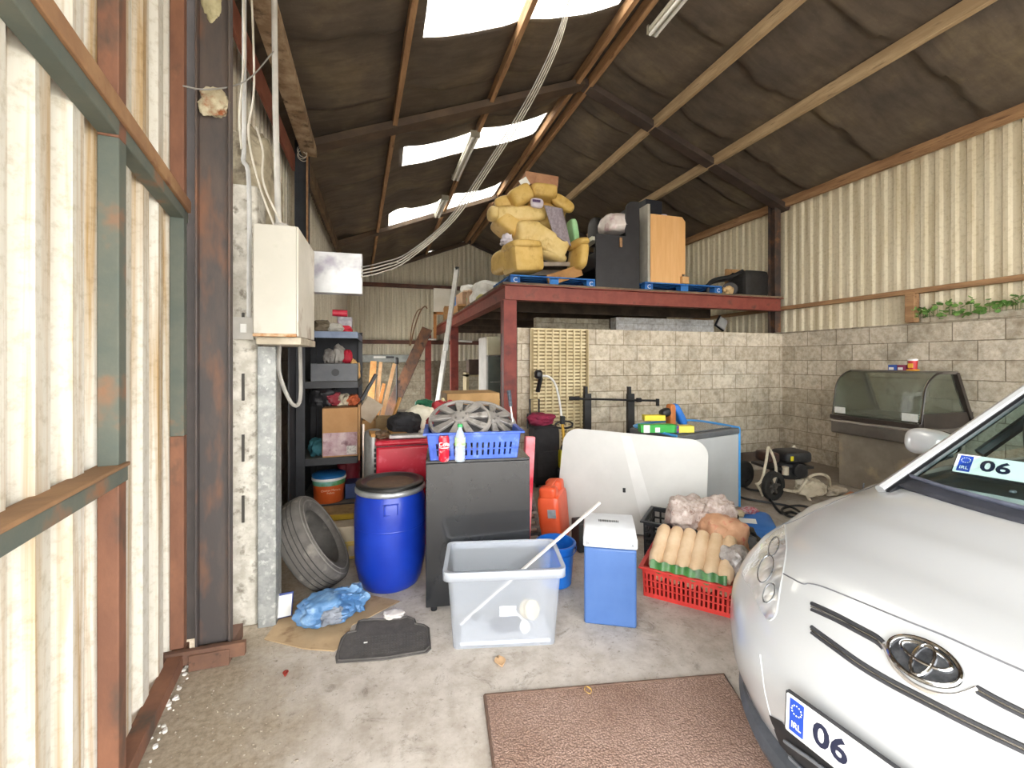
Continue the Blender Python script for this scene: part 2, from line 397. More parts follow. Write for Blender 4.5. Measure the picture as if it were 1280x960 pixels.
nt.links.new(ms.outputs[0], m2.inputs[1]); nt.links.new(tp.outputs[0], m2.inputs[2])
nt.links.new(m2.outputs[0], [n for n in nt.nodes if n.type == 'OUTPUT_MATERIAL'][0].inputs[0]); SKYM = m
for i, (a, b_, c, d) in enumerate(SKY):
    mb = MB()
    mb.grid(lambda s, t: Vector((c - .1 + (d - c + .2) * s, a - .12 + (b_ - a + .24) * t, roofz(c - .1 + (d - c + .2) * s) + .05 + .012 * math.sin(t * (b_ - a) * 2 * math.pi / .15))), 8, 60)
    struct(mb.build('window_%d' % (i + 1), SKYM, smooth=60, solid=.003))
# purlins, rafters (structure)
tn = [2]
def trim(mb, mat, bev=.004):
    o = struct(mb.build('trim_%d' % tn[0], mat, bev=bev)); tn[0] += 1; return o
for x, w in ((1.4, .055),):
    mb = MB(); mb.beam((x, YF, roofz(x) - .07), (x - .1, YB, roofz(x) - .07), w, .16); trim(mb, TIMBER)
mb = MB(); mb.beam((.55, YF, roofz(.55) - .07), (-.4, YB, roofz(-.4) - .07), .055, .16); trim(mb, TIMBER)
TIMR = M('#9c8362', '#bba27e', 3, .75, bmp=.2, stretch=(6, .7, 6), c3='#806a4e', sc3=6)
for x in (2.6, 2.8, 3.86, 4.94):
    mb = MB(); mb.beam((x, YF, roofz(x) - .07), (x, YB, roofz(x) - .07), .06, .15); trim(mb, TIMR if x > 3 else TIMBER)
mb = MB(); mb.beam((6.36, YF, roofz(6.36) - .04), (6.36, YB, roofz(6.36) - .04), .07, .14); trim(mb, TIMBER)
mb = MB(); mb.beam((6.38, -2.4, 2.44), (6.38, YB, 2.44), .09, .06); trim(mb, TIMBER)
mb = MB(); mb.bb(6.3, 6.4, 3.72, 3.82, 2.05, 2.41); trim(mb, TIMBER)
DARKR = M('#4b3d33', '#62503f', 3, .7, bmp=.2)
DARKR2 = M('#3a302c', '#4c3f38', 3, .6, bmp=.2)
for y, z in ((5.62, 0), (10.0, 0), (14.2, 0)):
    mb = MB(); mb.beam((-.95, y, 4.2 - .12), (2.7, y, 5.62 - .12), .09, .2, Vector((0, 1, 0)))
    mb.m = 0; trim(mb, DARKR)
    mb = MB(); mb.beam((6.42, y, roofz(6.42) - .1), (2.7, y, 5.62 - .1), .09, .17, Vector((0, 1, 0))); trim(mb, DARKR2)
for z in (3.0, 2.0):
    mb = MB(); mb.beam((-1.0, 14.22, 3.95 if z == 3.0 else 2.15), (3.2, 14.22, 3.95 if z == 3.0 else 2.15), .1, .12); trim(mb, M('#5b3f36', '#744c3e', 4, .7))
# eave board on the left: mottled, with red steel below and a pipe
mb = MB(); mb.beam((-.92, 5.75, 4.0), (-1.0, 14.2, 4.0), .06, .16); trim(mb, M('#5d4c3a', '#79644c', 5, .85))
mb = MB(); mb.beam((-.74, 1.3, 4.02), (-.84, 5.55, 4.02), .16, .1); trim(mb, M('#8b7358', '#b6a184', 7, .9, c3='#4f3e2c', sc3=9, bmp=.4))
mb = MB(); mb.beam((-.93, 1.3, 3.86), (-1.0, 5.5, 3.86), .03, .2, Vector((0, 0, 1))); trim(mb, M('#7a4636', '#8d5745', 4, .7))
# columns
def column(name, label, x, y, w, d, z1, mat, z0=0):
    mb = MB(); mb.ibeam((x, y, z0), (x, y, z1), w, d, .014, Vector((0, 1, 0)))
    t = thing(name, label, 'column', (x, y, z0)); mb.build('column_shaft', mat, t, world=True, bev=.003)
    return t
COLM = M('#514c4b', '#6a5c54', 5, .55, .25, bmp=.2, c3='#86604a', sc3=4, stretch=(1, 1, .35))
t = thing('steel_column', 'rust-streaked grey steel column standing beside the big corrugated door', 'column', (-.9, 2.72, 0))
mb = MB(); mb.bb(-.94, -.93, 2.61, 2.7, .08, 4.3); mb.bb(-.79, -.78, 2.61, 2.66, .08, 4.3); mb.bb(-.93, -.79, 2.64, 2.652, .08, 4.3)
mb.build('column_shaft', COLM, t, world=True, bev=.003)
mb = MB(); mb.bb(-1.08, -.7, 2.57, 2.6, .03, .1); mb.bb(-.95, -.77, 2.56, 2.8, 0.0, .08); mb.build('base_plate', RUST, t, world=True, bev=.003)
mb = MB(); mb.crumple((-.86, 2.62, 2.93), (.13, .06, .14), .3, 3, seed=3, flat=False); mb.build('foam_lump', M('#a89c80', '#c9c0a5', 14, .9, c3='#8a4f2c', sc3=12), t, world=True)
mb = MB(); mb.crumple((-.87, 2.638, 3.5), (.09, .02, .25), .3, 3, seed=5, flat=False); mb.build('paint_patch', M('#a09774', '#c0b894', 14, .9), t, world=True)
t = thing('steel_column', 'dark steel column in the corner of the block walls beside the mezzanine', 'column', (6.28, 5.7, 2.04))
mb = MB(); mb.ibeam((6.28, 5.70, 2.04), (6.28, 5.70, 4.2), .12, .14, .012, Vector((0, 1, 0))); mb.build('column_shaft', M('#3d3431', '#5f4636', 5, .7, c3='#7d5637', sc3=5), t, world=True)
t = thing('steel_column', 'dark steel column behind the electrical cabinet, left wall', 'column', (-.93, 5.62, 0))
mb = MB(); mb.ibeam((-.93, 5.62, 0), (-.93, 5.62, 4.15), .14, .14, .012, Vector((0, 1, 0))); mb.build('column_shaft', M('#26292f', '#34373d', 5, .7), t, world=True)
mb = MB(); mb.bb(-.86, -.845, 5.45, 5.5, 2.0, 4.1); mb.build('timber_batten', TIMBER, t, world=True)
# concrete pillar + galvanised post
mb = MB(); mb.bb(-.87, -.725, 2.9, 3.1, 0, 2.62); t = tag(mb.build('concrete_pillar', M('#a9a498', '#cbc7bc', 12, .95, bmp=.6, c3='#7e786c', sc3=18), bev=.012), 'pale slotted concrete pillar between the steel column and the galvanised post', 'pillar')
for z in (.62, .98, 1.34, 1.7):
    s_ = MB(); s_.bb(-.805, -.79, 2.892, 2.9, z, z + .16); s_.build('slot', M('#3b3833'), t, bev=.002)
mb = MB(); mb.bb(-.713, -.615, 2.86, 2.87, 0, 1.66); mb.bb(-.625, -.615, 2.86, 3.0, 0, 1.66); mb.bb(-.713, -.703, 2.86, 3.0, 0, 1.66)
tag(mb.build('galvanised_post', GALV, bev=.003), 'short galvanised channel post under the white electrical cabinet', 'post')
# ---------- big corrugated door, left ----------
dA = Vector((-.76, .55, 0)); dB = Vector((-1.035, 2.76, 0)); dd = (dB - dA).normalized(); dn = Vector((dd.y, -dd.x, 0))
door = struct(bpy.data.objects.new('door_1', None)); C.objects.link(door); door.location = dA
def onl(u, off=.0):   # point on the door line seen at column u
    r = ray(u, 450); q = dA + dn * off; t = (q.x * r.y - q.y * r.x) / (dd.y * r.x - dd.x * r.y); return q + dd * t
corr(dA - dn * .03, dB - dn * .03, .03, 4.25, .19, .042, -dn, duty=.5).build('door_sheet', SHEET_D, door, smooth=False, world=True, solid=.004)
DFR = M('#75503e', '#8d6149', 5, .75, bmp=.25, c3='#54463c', sc3=6, stretch=(1, 1, .5))
DFG = M('#5a625a', '#6c6e62', 4, .7, c3='#8f6547', sc3=4, bmp=.2)
def ds(u, z0, z1, w=.05, m=DFR):
    q = onl(u); mb = MB(); mb.box(q + Vector((0, 0, (z0 + z1) / 2)), (.06, w, z1 - z0), Matrix((dn, dd, Vector((0, 0, 1)))).transposed()); mb.build('door_stile', m, door, world=True, bev=.004)
for u, w in ((140, .065), (223, .055)):
    ds(u, .1, 1.19, w); ds(u, 1.19, 2.36, w, DFG); ds(u, 2.36, 4.3, w)
def drail(z0, z1, m, h=.05, t=.07, ua=None, ub=None):
    a = dA.copy(); b = onl(227)
    B = Matrix((dn, dd, Vector((0, 0, 1)))).transposed()
    mb = MB(); mb.beam(a + Vector((0, 0, z0)), (onl(ub) if ub else b) + Vector((0, 0, z1)), t, h); return mb.build('door_rail', m, door, world=True, bev=.004)
drail(.05, .05, DFR, .07, .07); drail(1.17, 1.17, DFG, .055, .07, ub=145); drail(1.205, 1.205, M('#8a6a4c', '#a07c58', 5, .8, bmp=.2), .014, .085, ub=145)
drail(2.495, 2.33, DFG, .055, .06); drail(2.555, 2.39, M('#8f6a4c', '#a9845e', 4, .75, bmp=.2, c3='#7c4f38', sc3=5), .065, .085)
# white gravel strip standing in for sunlight leaking in below the door
mb = MB()
for i in range(220):
    q = dA.lerp(dB, random.random()) + dn * (-.02 + random.random() * .09); r_ = .003 + .008 * random.random()
    mb.puff((q.x, q.y, r_ * .4), (r_ * 2, r_ * 2.2, r_ * 1.4), 2.5, rotm(0, 0, random.random() * 90), 2)
tag(mb.build('gravel', M('#cfccc4', '#e6e4de', 9, .9)), 'white gravel at the foot of the corrugated door standing in for leaking sunlight', 'gravel', kind='stuff')

mb = MB(); mb.bb(-1.1, -.96, 2.86, 2.9, 0, 4.2); trim(mb, M('#1f1a18', '#2b2422', 5, .9))  # dark strip standing in for the shade in the gap beside the column
# unseen gable added above the opening behind the camera, to block high sky light
struct(corr((-1.2, -1.5, 0), (6.5, -1.5, 0), 3.3, lambda b: roofz(b.x), .15, .035, (0, 1, 0)).build('wall_front_sky_block', SHEET_B, smooth=False, solid=.004))
# ================= MEZZANINE =================
mz = thing('mezzanine_platform', 'red oxide steel mezzanine carrying the stacked armchairs over the block store', 'mezzanine', (1.6, 5.6, 0))
mb = MB(); mb.ibeam((1.6, 5.62, 2.48), (6.3, 5.62, 2.48), .2, .2, .012, Vector((0, 0, 1)))
# web/flange orientation: build the face beam as a channel seen from the front
mb = MB(); mb.bb(1.56, 6.3, 5.60, 5.612, 2.39, 2.59); mb.bb(1.56, 6.3, 5.53, 5.68, 2.385, 2.397); mb.bb(1.56, 6.3, 5.53, 5.68, 2.583, 2.595); mb.build('front_beam', REDOX, mz, world=True, bev=.002)
mb = MB(); mb.bb(1.6, 1.612, 5.61, 14.1, 2.39, 2.59); mb.bb(1.53, 1.7, 5.61, 14.1, 2.385, 2.397); mb.bb(1.53, 1.7, 5.61, 14.1, 2.583, 2.595); mb.build('side_beam', REDOX, mz, world=True, bev=.002)
mb = MB(); mb.bb(1.52, 6.3, 5.55, 14.15, 2.597, 2.625); mb.build('deck', M('#5b4b3c', '#7a6650', 4, .85, c3='#8a7a60', sc3=9), mz, world=True)
mb = MB()
for y in (7.2, 8.6, 10.3, 11.8, 13.2): mb.bb(1.62, 6.3, y, y + .07, 2.42, 2.596)
mb.build('floor_joist', M('#3e332a', '#54463a', 4, .8), mz, world=True)
for x, y in ((1.62, 5.63), (1.64, 10.5), (1.34, 13.9)):
    mb = MB(); mb.bb(x - .09, x + .09, y - .085, y - .073, 0, 2.384); mb.bb(x - .09, x + .09, y + .073, y + .085, 0, 2.384); mb.bb(x - .006, x + .006, y - .073, y + .073, 0, 2.384); mb.bb(x - .085, x - .075, y - .08, y + .08, 0, 2.384)
    mb.build('post', M('#73291f', '#84382c', 5, .6, c3='#4a1f1a', sc3=4, key='redpost') if 'redpost' not in MC else MC['redpost'], mz, world=True, bev=.002)
DZ = 2.625
BLUEP = M('#1f5fa8', '#2f74bb', 7, .7, c3='#164a86', sc3=15)
def pallet(name, label, x, y, z, rz, mat, w=1.2, d=1.0, mark=True, group=None):
    t = thing(name, label, 'pallet', (x, y, z), rz, group)
    mb = MB()
    for i in range(7): yy = -d / 2 + .05 + i * (d - .1) / 6; mb.box((0, yy, .133), (w, .1, .02))
    mb.build('top_boards', mat, t, bev=.003)
    for xx in (-w / 2 + .07, 0, w / 2 - .07):
        mb = MB()
        for yy in (-d / 2 + .06, 0, d / 2 - .06): mb.box((xx, yy, .07), (.14, .12, .1))
        mb.box((xx, 0, .113), (.14, d, .018)); mb.box((xx, 0, .012), (.14, d, .022)); b = mb.build('runner', mat, t, bev=.003)
        if mark and xx: text('C', .09, WHITEP, b, (xx, -d / 2 - .001, .068))
    return t
p1 = pallet('blue_pallet', 'blue wooden pallet under the stacked yellow armchairs', 2.33, 6.24, DZ, 0, BLUEP, 1.3)
p2 = pallet('blue_pallet', 'blue wooden pallet under the light wood cabinet', 4.5, 6.2, DZ, 0, BLUEP, 1.42)
# ---- armchairs ----
Z8 = lambda zx, zy: (560 + zx / 5.333, 200 + zy / 5.333)
YEL = M('#c2a055', '#d0b06a', 5, .55, bmp=.1, c3='#b08e46', sc3=7); YELP = M('#ccb06e', '#d8c086', 5, .55, bmp=.1, c3='#b89a58', sc3=6)
def q8(zx, zy, y): u, v = Z8(zx, zy); return PY(u, v, y)
K8 = 1 / (84 * 5.333)
ch = thing('armchair', 'mustard yellow leather armchair standing upright on the blue pallet', 'armchair', (2.05, 6.1, DZ + .145))
def roll(p0, p1, r, flat=.8):
    p0, p1 = Vector(p0), Vector(p1); B = basis(p1 - p0); L = (p1 - p0).length
    return ((p0 + p1) / 2, (2 * r * flat, 2 * r, L), 2.8, B)
c = q8(495, 665, 5.85); mb = MB(); mb.puff(c, (.46, .5, .40), 8, rotm(0, -6, 8), 10); mb.puff(c + Vector((-.2, .3, .02)), (.2, .6, .34), 4, rotm(0, 0, 10)); mb.puff(c + Vector((-.02, -.02, .17)), (.48, .54, .13), 4, rotm(0, -4, 8)); mb.build('armrest', YEL, ch, world=True)
c = q8(865, 650, 5.85); mb = MB(); mb.puff(c, (.16, .5, .40), 4, rotm(0, 8, 0)); mb.puff(c + Vector((.0, 0, .19)), (.22, .55, .14), 2.6, rotm(0, -8, 0)); mb.build('armrest', YEL, ch, world=True)
mb = MB(); a = q8(600, 695, 5.95); b = q8(835, 695, 5.95); mb.beam(a, b, .05, .06); mb.beam(a + Vector((0, .5, -.03)), b + Vector((0, .5, -.03)), .06, .09); mb.each('frame_rail', M('#86796c', '#9a8d80', 8, .7), ch, world=True, bev=.005)
mb = MB(); mb.puff(q8(740, 655, 6.6), (.6, .55, .16), 5); mb.build('seat', M('#2b2622', '#38322c', 6, .8), ch, world=True)
mb = MB(); c = q8(520, 500, 6.0); mb.puff(c, (.40, .4, .38), 5, rotm(10, -6, 5), 10); mb.puff(q8(650, 560, 6.0), (.62, .4, .32), 7, rotm(0, 27, 0), 10); mb.puff(q8(690, 640, 5.98), (.46, .34, .15), 2.5, rotm(0, 14, 0)); mb.build('backrest', YELP, ch, world=True)
mb = MB(); mb.beam(q8(665, 805, 5.78), q8(885, 735, 5.8), .16, .05, Vector((0, 1, 0))); tag(mb.build('footrest_board', M('#8c6234', '#a87c48', 6, .7), bev=.004), 'loose brown board sticking out in front of the yellow armchair', 'board')
ch2 = thing('armchair', 'mustard yellow leather armchair piled upside down on top of the other one', 'armchair', tuple(q8(560, 400, 6.1)))
mb = MB(); mb.puff(*roll(q8(262, 365, 5.95), q8(660, 360, 5.95), .12)); mb.puff(q8(300, 360, 5.95), (.16, .26, .2), 2.6); mb.build('armrest', YELP, ch2, world=True)
mb = MB(); mb.puff(q8(385, 440, 6.1), (.38, .5, .28), 4, rotm(0, 35, 0), 10); mb.build('seat_side', YEL, ch2, world=True)
mb = MB(); mb.puff(*roll(q8(310, 290, 6.0), q8(520, 260, 6.0), .09)); mb.puff(q8(470, 255, 6.0), (.36, .45, .26), 4.5, rotm(0, -32, 0), 10); mb.build('headrest', YEL, ch2, world=True)
mb = MB(); mb.puff(q8(615, 235, 6.05), (.40, .5, .2), 6, None, 10); mb.puff(q8(640, 400, 6.3), (.6, .5, .5), 4); mb.build('backrest', YEL, ch2, world=True)
mb = MB(); mb.puff(*roll(q8(690, 240, 5.95), q8(835, 335, 5.95), .09)); mb.puff(*roll(q8(700, 250, 6.1), q8(770, 350, 6.4), .12)); mb.build('armrest', YEL, ch2, world=True)
mb = MB(); c = q8(600, 165, 6.1); mb.box(c, (.5, .42, .17), rotm(2, 4, -4)); mb.box(c + Vector((0, -.22, -.04)), (.22, .012, .14), rotm(10, 4, -4)); t = tag(mb.build('cardboard_box', M('#9b6f55', '#b08565', 5, .9), bev=.004), 'open brown cardboard box on the very top of the armchair pile', 'box')
mb = MB(); mb.box(q8(510, 150, 5.9), (.13, .01, .12), rotm(0, -35, 0)); mb.build('paper_flap', WHITEP, t, world=True)
mb = MB(); mb.puff(q8(592, 288, 5.84), (.2, .08, .14), 3); t = tag(mb.build('cushion', M('#b7aebb', '#c9c2cc', 6, .8)), 'small pale lilac cushion tucked into the yellow armchair pile', 'cushion')
mb = MB(); mb.box(q8(590, 272, 5.79), (.12, .004, .035)); mb.build('printed_patch', M('#4a3558', '#5d4a6d', 60, .8), t, world=True)
def blank(s, t_):
    p = q8(640 + 120 * s + 60 * t_, 300 + 190 * t_ + 60 * s * (.4 + t_), 5.8 - .02 * math.sin(s * 9 + t_ * 4) + .1 * (s - .5) ** 2)
    return p
mb = MB(); mb.grid(blank, 16, 16); tag(mb.build('blanket', M('#857b83', '#9a9098', 30, .95, bmp=.5), smooth=60, solid=.02), 'grey mauve fleece blanket hanging over the yellow armchairs', 'blanket')
mb = MB(); mb.puff(q8(832, 475, 5.95), (.1, .25, .34), 4, rotm(0, -10, 0)); tag(mb.build('foam_pad', M('#86b583', '#98c494', 6, .8)), 'pale green pad beside the fleece blanket on the armchair pile', 'pad')
mb = MB(); mb.crumple(q8(390, 535, 5.9), (.16, .2, .16), .4, 3, seed=9, flat=False); tag(mb.build('plastic_bag', M('#b9b2c0', '#d4d0d8', 9, .5)), 'crumpled pale bag squeezed between the two armchairs on the left', 'bag')
# ---- black booth end, wood cabinet, speaker ----
def xz(pts, y, t, mb=None):
    mb = mb or MB(); n = len(pts); mb.add([(p[0], y, p[1]) for p in pts] + [(p[0], y + t, p[1]) for p in pts], [tuple(range(n)), tuple(range(2 * n - 1, n - 1, -1))] + [((i + 1) % n, i, i + n, (i + 1) % n + n) for i in range(n)]); return mb
BLK = M('#252427', '#2c2b2e', 5, .5)
z0 = DZ
pts = [(2.99, z0), (3.72, z0), (3.72, 3.98), (3.62, 3.98)] + [(3.62 - .13 * math.sin(R(a)), 3.85 + .13 * math.cos(R(a))) for a in (20, 45, 70, 90)] + [(3.49, 3.44), (2.99, 3.44)]
bs = thing('bench_seat', 'black high-backed bench end standing between armchairs and light wood cabinet', 'bench', (3.3, 5.75, z0))
xz(pts, 5.74, .035).build('end_panel', BLK, bs, world=True, bev=.003)
xz([(p[0], p[1]) for p in pts], 6.75, .035).build('end_panel', BLK, bs, world=True, bev=.003)
mb = MB(); mb.bb(3.02, 3.5, 5.78, 6.74, 2.95, 3.2); mb.build('seat', BLK, bs, world=True, bev=.02); mb = MB(); mb.bb(3.55, 3.7, 5.78, 6.74, z0 + .02, 3.9); mb.build('seat_back', BLK, bs, world=True, bev=.02)
mb = MB(); a = PY(776, 303, 5.72); mb.box(a, (.04, .02, .14)); mb.build('wooden_peg', TIMBER, bs, world=True)
mb = MB(); mb.crumple(PY(768, 282, 6.0), (.44, .5, .34), .14, 2.2, seed=2); tag(mb.build('wrapped_bundle', M('#c9bdb9', '#dcd4ce', 8, .35, c3='#b08f92', sc3=5, clear=.3)), 'white plastic wrapped bundle on the seat of the black bench', 'bundle')
mb = MB(); mb.puff(PY(744, 291, 6.6), (.2, .3, .5), 3); tag(mb.build('office_chair_back', BLK), 'dark rounded chair back peeping out left of the black bench', 'chair')
mb = MB(); mb.beam(PY(716, 318, 6.9), PY(744, 298, 6.3), .12, .07); tag(mb.build('white_plank', CREAM, bev=.004), 'off-white plank leaning between the armchairs and the black bench', 'plank')
wc = thing('wood_cabinet', 'light orange wood cabinet with grey side standing on a blue pallet', 'cabinet', (4.2, 6.0, z0 + .145))
zb = z0 + .145; pts = [(3.93, zb), (4.5, zb), (4.5, zb + .16), (4.56, zb + .16), (4.56, 3.76), (4.5, 3.83), (3.93, 3.83)]
xz(pts, 5.76, .03).build('front_panel', M('#d8a56a', '#e0b078', 3, .5, stretch=(6, 1, .6)), wc, world=True, bev=.003)
mb = MB(); mb.bb(3.88, 3.925, 5.765, 6.6, zb, 3.98); mb.bb(3.93, 4.5, 6.55, 6.6, zb, 3.8); mb.build('side_panel', M('#9a958a', '#aaa59a', 5, .6), wc, world=True, bev=.003)
mb = MB(); mb.bb(3.93, 4.48, 5.8, 6.54, zb + .02, 3.8); mb.build('carcass', M('#8b8579', '#999387', 5, .7), wc, world=True, bev=.003)
mb = MB(); mb.box((4.07, 6.1, 3.97), (.32, .4, .27), rotm(0, 0, 5)); tag(mb.build('black_box', M('#15171f', '#1d2029', 6, .5), bev=.008), 'black box standing on top of the light wood cabinet', 'box')
mb = MB(); mb.puff((4.22, 5.85, 3.845), (.12, .1, .05), 2.5); tag(mb.build('lilac_cap', M('#b5b1cf')), 'small lilac lump on the top edge of the light wood cabinet', 'lid')
mb = MB(); mb.box((4.52, 5.75, zb + .06), (.12, .1, .11)); tag(mb.build('wood_offcut', M('#c39662', '#d0a571', 6, .7), bev=.003), 'small wood block at the foot of the light wood cabinet', 'block')
sp = thing('speaker', 'black moulded box with rounded corners at the right end of the mezzanine', 'speaker', (6.0, 5.9, z0))
mb = MB(); mb.puff((6.01, 5.98, z0 + .235), (.5, .42, .46), 9); mb.build('cabinet_body', M('#1f1d1c', '#2b2826', 12, .6, bmp=.2), sp, world=True)
mb = MB()
for i in range(6): mb.box((5.765, 5.98, z0 + .1 + i * .05), (.012, .3, .02))
mb.each('side_rib', BLACKPL, sp, world=True, bev=.004)
mb = MB(); mb.box((6.26, 5.8, z0 + .22), (.05, .05, .05)); mb.build('plug', BLACKPL, sp, world=True, bev=.01)
mb = MB(); mb.box((6.1, 6.32, z0 + .3), (.5, .04, .56)); tag(mb.build('cardboard_sheet', CARD, bev=.003), 'brown cardboard standing behind the black speaker', 'cardboard')
ex = thing('exercise_bar', 'curved black padded tube frame lying left of the black speaker', 'frame', (5.5, 5.9, z0))
for y, dx in ((5.8, 0), (6.05, .16)):
    mb = MB(); pts = smoothpath([Vector((5.02 + dx, y, z0 + .02)), Vector((5.04 + dx, y, z0 + .18)), Vector((5.18 + dx, y, z0 + .27)), Vector((5.5 + dx, y, z0 + .34)), Vector((5.72 + dx * .3, y, z0 + .44))])
    mb.tube(pts, .028, 10); mb.build('padded_tube', BLACKPL, ex, world=True)
mb = MB(); mb.cyl((5.5, 5.85, z0 + .13), (5.62, 5.95, z0 + .13), .12, seg=20); tag(mb.build('black_drum', M('#2b2a2b', '#3a3838', 8, .5), bev=.01), 'small dark drum between the curved tube frame and the speaker', 'drum')
mb = MB(); mb.crumple((5.42, 5.8, z0 + .09), (.16, .12, .16), .4, 3, seed=11); tag(mb.build('paper_scrap', M('#b99a6a', '#cdb184', 9, .9)), 'torn tan paper by the curved tube frame on the mezzanine', 'paper')
# blue items and cartons along the left edge of the mezzanine
def lump(name, label, cat, u, v, x, size, mat, seed, z=None, amp=.2, group=None, n=2.6):
    p = PX(u, v, x); mb = MB(); mb.crumple((x, p.y, (z if z is not None else DZ) + size[2] * .4), size, amp, 2.4, seed=seed, n=n); return tag(mb.build(name, mat), label, cat, group)
BAGW = M('#c7c6c2', '#e2e1de', 7, .5, bmp=.2)
lump('white_sack', 'large white sack lying just left of the armchair pile on the mezzanine', 'sack', 612, 355, 1.95, (.7, 1.0, .5), BAGW, 4)
def carton(label, u, v, x, s, rz=0, z=DZ, mat=None, flap=True):
    p = PX(u, v, x); t = thing('cardboard_box', label, 'box', (x, p.y, z), rz)
    mb = MB(); mb.box((0, 0, s[2] / 2), s); mb.build('carton_body', mat or CARD, t, bev=.003)
    if flap: mb = MB(); mb.box((0, -s[1] / 2 - .05, s[2] + .005), (s[0] * .95, .12, .006), rotm(25, 0, 0)); mb.build('flap', mat or CARD, t)
    return t
PINKC = M('#b99a80', '#c9ac93', 4, .9)
carton('pinkish carton stacked highest behind the white sack on the mezzanine', 588, 360, 2.1, (.6, .7, .62), 5, mat=PINKC)
carton('low pinkish carton below the white bag near the mezzanine edge', 596, 374, 1.80, (.4, .5, .3), -8, mat=PINKC)
carton('tan carton at the mezzanine edge beside the green basket', 575, 382, 1.82, (.34, .6, .28), 10)
carton('small tan carton half way along the mezzanine edge next to the ladder', 563, 388, 1.85, (.4, .6, .45), -5)
lump('white_bag', 'small white plastic bag on top of the pinkish cartons', 'bag', 588, 360, 2.1, (.5, .5, .26), BAGW, 6, z=DZ + .62)
lump('blue_bag', 'crumpled blue bag beside the pinkish carton on the mezzanine', 'bag', 575, 365, 1.9, (.3, .4, .3), M('#3f6fb0', '#5c8cc8', 8, .6), 8, z=DZ + .35)
mb = MB(); p = PX(591, 373, 1.72); mb.lathe([(.1, 0), (.13, .2), (.12, .2), (.09, .02), (.001, .02)], (p.x, p.y, DZ)); tag(mb.build('green_basket', M('#2f9a3a', '#3fae48', 6, .5)), 'bright green tub on the mezzanine edge', 'tub')
lump('straw_bundle', 'yellowish straw bundle between the green tub and the white sack', 'straw', 603, 366, 1.72, (.2, .6, .16), M('#a7a05c', '#c3b97a', 20, .9), 12)
mb = MB(); mb.crumple(PX(558, 384, 1.78), (.26, .4, .2), .3, 3, seed=14); tag(mb.build('brown_sack', M('#7b6a50', '#93805f', 9, .9)), 'dark brown bundle hanging at the mezzanine edge behind the ladder', 'bundle')
# white bedside unit near the back on the mezzanine end
p = PY(553, 395, 12.6); bt = thing('white_headboard', 'white panel on an orange wooden frame near the back of the mezzanine', 'headboard', (p.x, 12.6, DZ))
mb = MB(); a = PY(542, 360, 12.6); b = PY(568, 392, 12.6); mb.bb(a.x, b.x, 12.6, 12.66, b.z, a.z); mb.build('panel', M('#d5d0c4', '#e0dcd2', 4, .6), bt, world=True, bev=.01)
mb = MB(); mb.bb(a.x, a.x + .08, 12.58, 12.66, 2.2, b.z + .02); mb.bb(a.x, b.x, 12.58, 12.66, b.z - .04, b.z + .03); mb.build('frame', M('#a8713c', '#bd854b', 5, .7), bt, world=True)
# ---- aluminium ladder ----
ld = thing('ladder', 'tall aluminium extension ladder leaning against the mezzanine edge', 'ladder', tuple(PZ(548, 508, .0)))
ALU = M('#cdcdc9', '#dededa', 12, .4, .1)
base = PY(541, 505, 8.9); base.z = 0; top = PY(571, 338, 9.6)
dirl = (top - base).normalized(); side = Vector((.14, .99, 0)) * .2
for s in (-1, 1):
    mb = MB(); mb.beam(base + side * s, base + side * s + (top - base), .10, .05); mb.build('stile', ALU, ld, world=True, bev=.003)
mb = MB(); 
for i in range(1, 14): c = base.lerp(top, i / 14); mb.cyl(c - side, c + side, .016, seg=8)
for i in range(1, 3): mb.box(base.lerp(top, .5 + i * .01) - side * 1.05, (.09, .09, .12))
mb.each('rung', ALU, ld, world=True)
mb = MB()
for i in range(12): c = base.lerp(top, (i + .6) / 13) + side * 1.02 + Vector((.0, -.045, 0)); mb.cyl(c, c + side.normalized() * .012, .014, seg=8)
mb.each('rivet', BLACKPL, ld, world=True)
mb = MB(); mb.box(top + side, (.07, .1, .06)); mb.box(top - side, (.07, .1, .06)); mb.each('end_cap', BLACKPL, ld, world=True)
# stair stringer, hook, rakes, planks
a = PY(534, 411, 12.6); b = PZ(484, 528, .0); b.z = .12
mb = MB(); mb.beam(a, b, .05, .3, Vector((1, 0, 0))); t = tag(mb.build('rusty_beam', RUSTY_STEEL, bev=.004), 'long rusty steel beam leaning diagonally from the floor up to the mezzanine', 'beam')
mb = MB(); pts = smoothpath([PY(475, 445, 9.5), PY(480, 425, 9.5), PY(483, 395, 9.5), PY(487, 388, 9.5)]); 
pts = smoothpath([PY(u, v, 12.2) for u, v in ((513, 432), (518, 410), (525, 390), (531, 383), (534, 386))]); mb.tube(pts, .018, 8)
pts = smoothpath([PY(u, v, 12.2) for u, v in ((512, 432), (515, 408), (521, 390), (527, 386))]); mb.tube(pts, .014, 8)
tag(mb.build('bent_pipe', M('#6d5038', '#86664a', 6, .7)), 'pair of thin bent rusty pipes rising above the rusty beam', 'pipe')
PL1 = M('#d8995a', '#e6ae70', 4, .7, stretch=(3, 3, .5)); PL2 = M('#e0b182', '#eec698', 4, .7, stretch=(3, 3, .5))
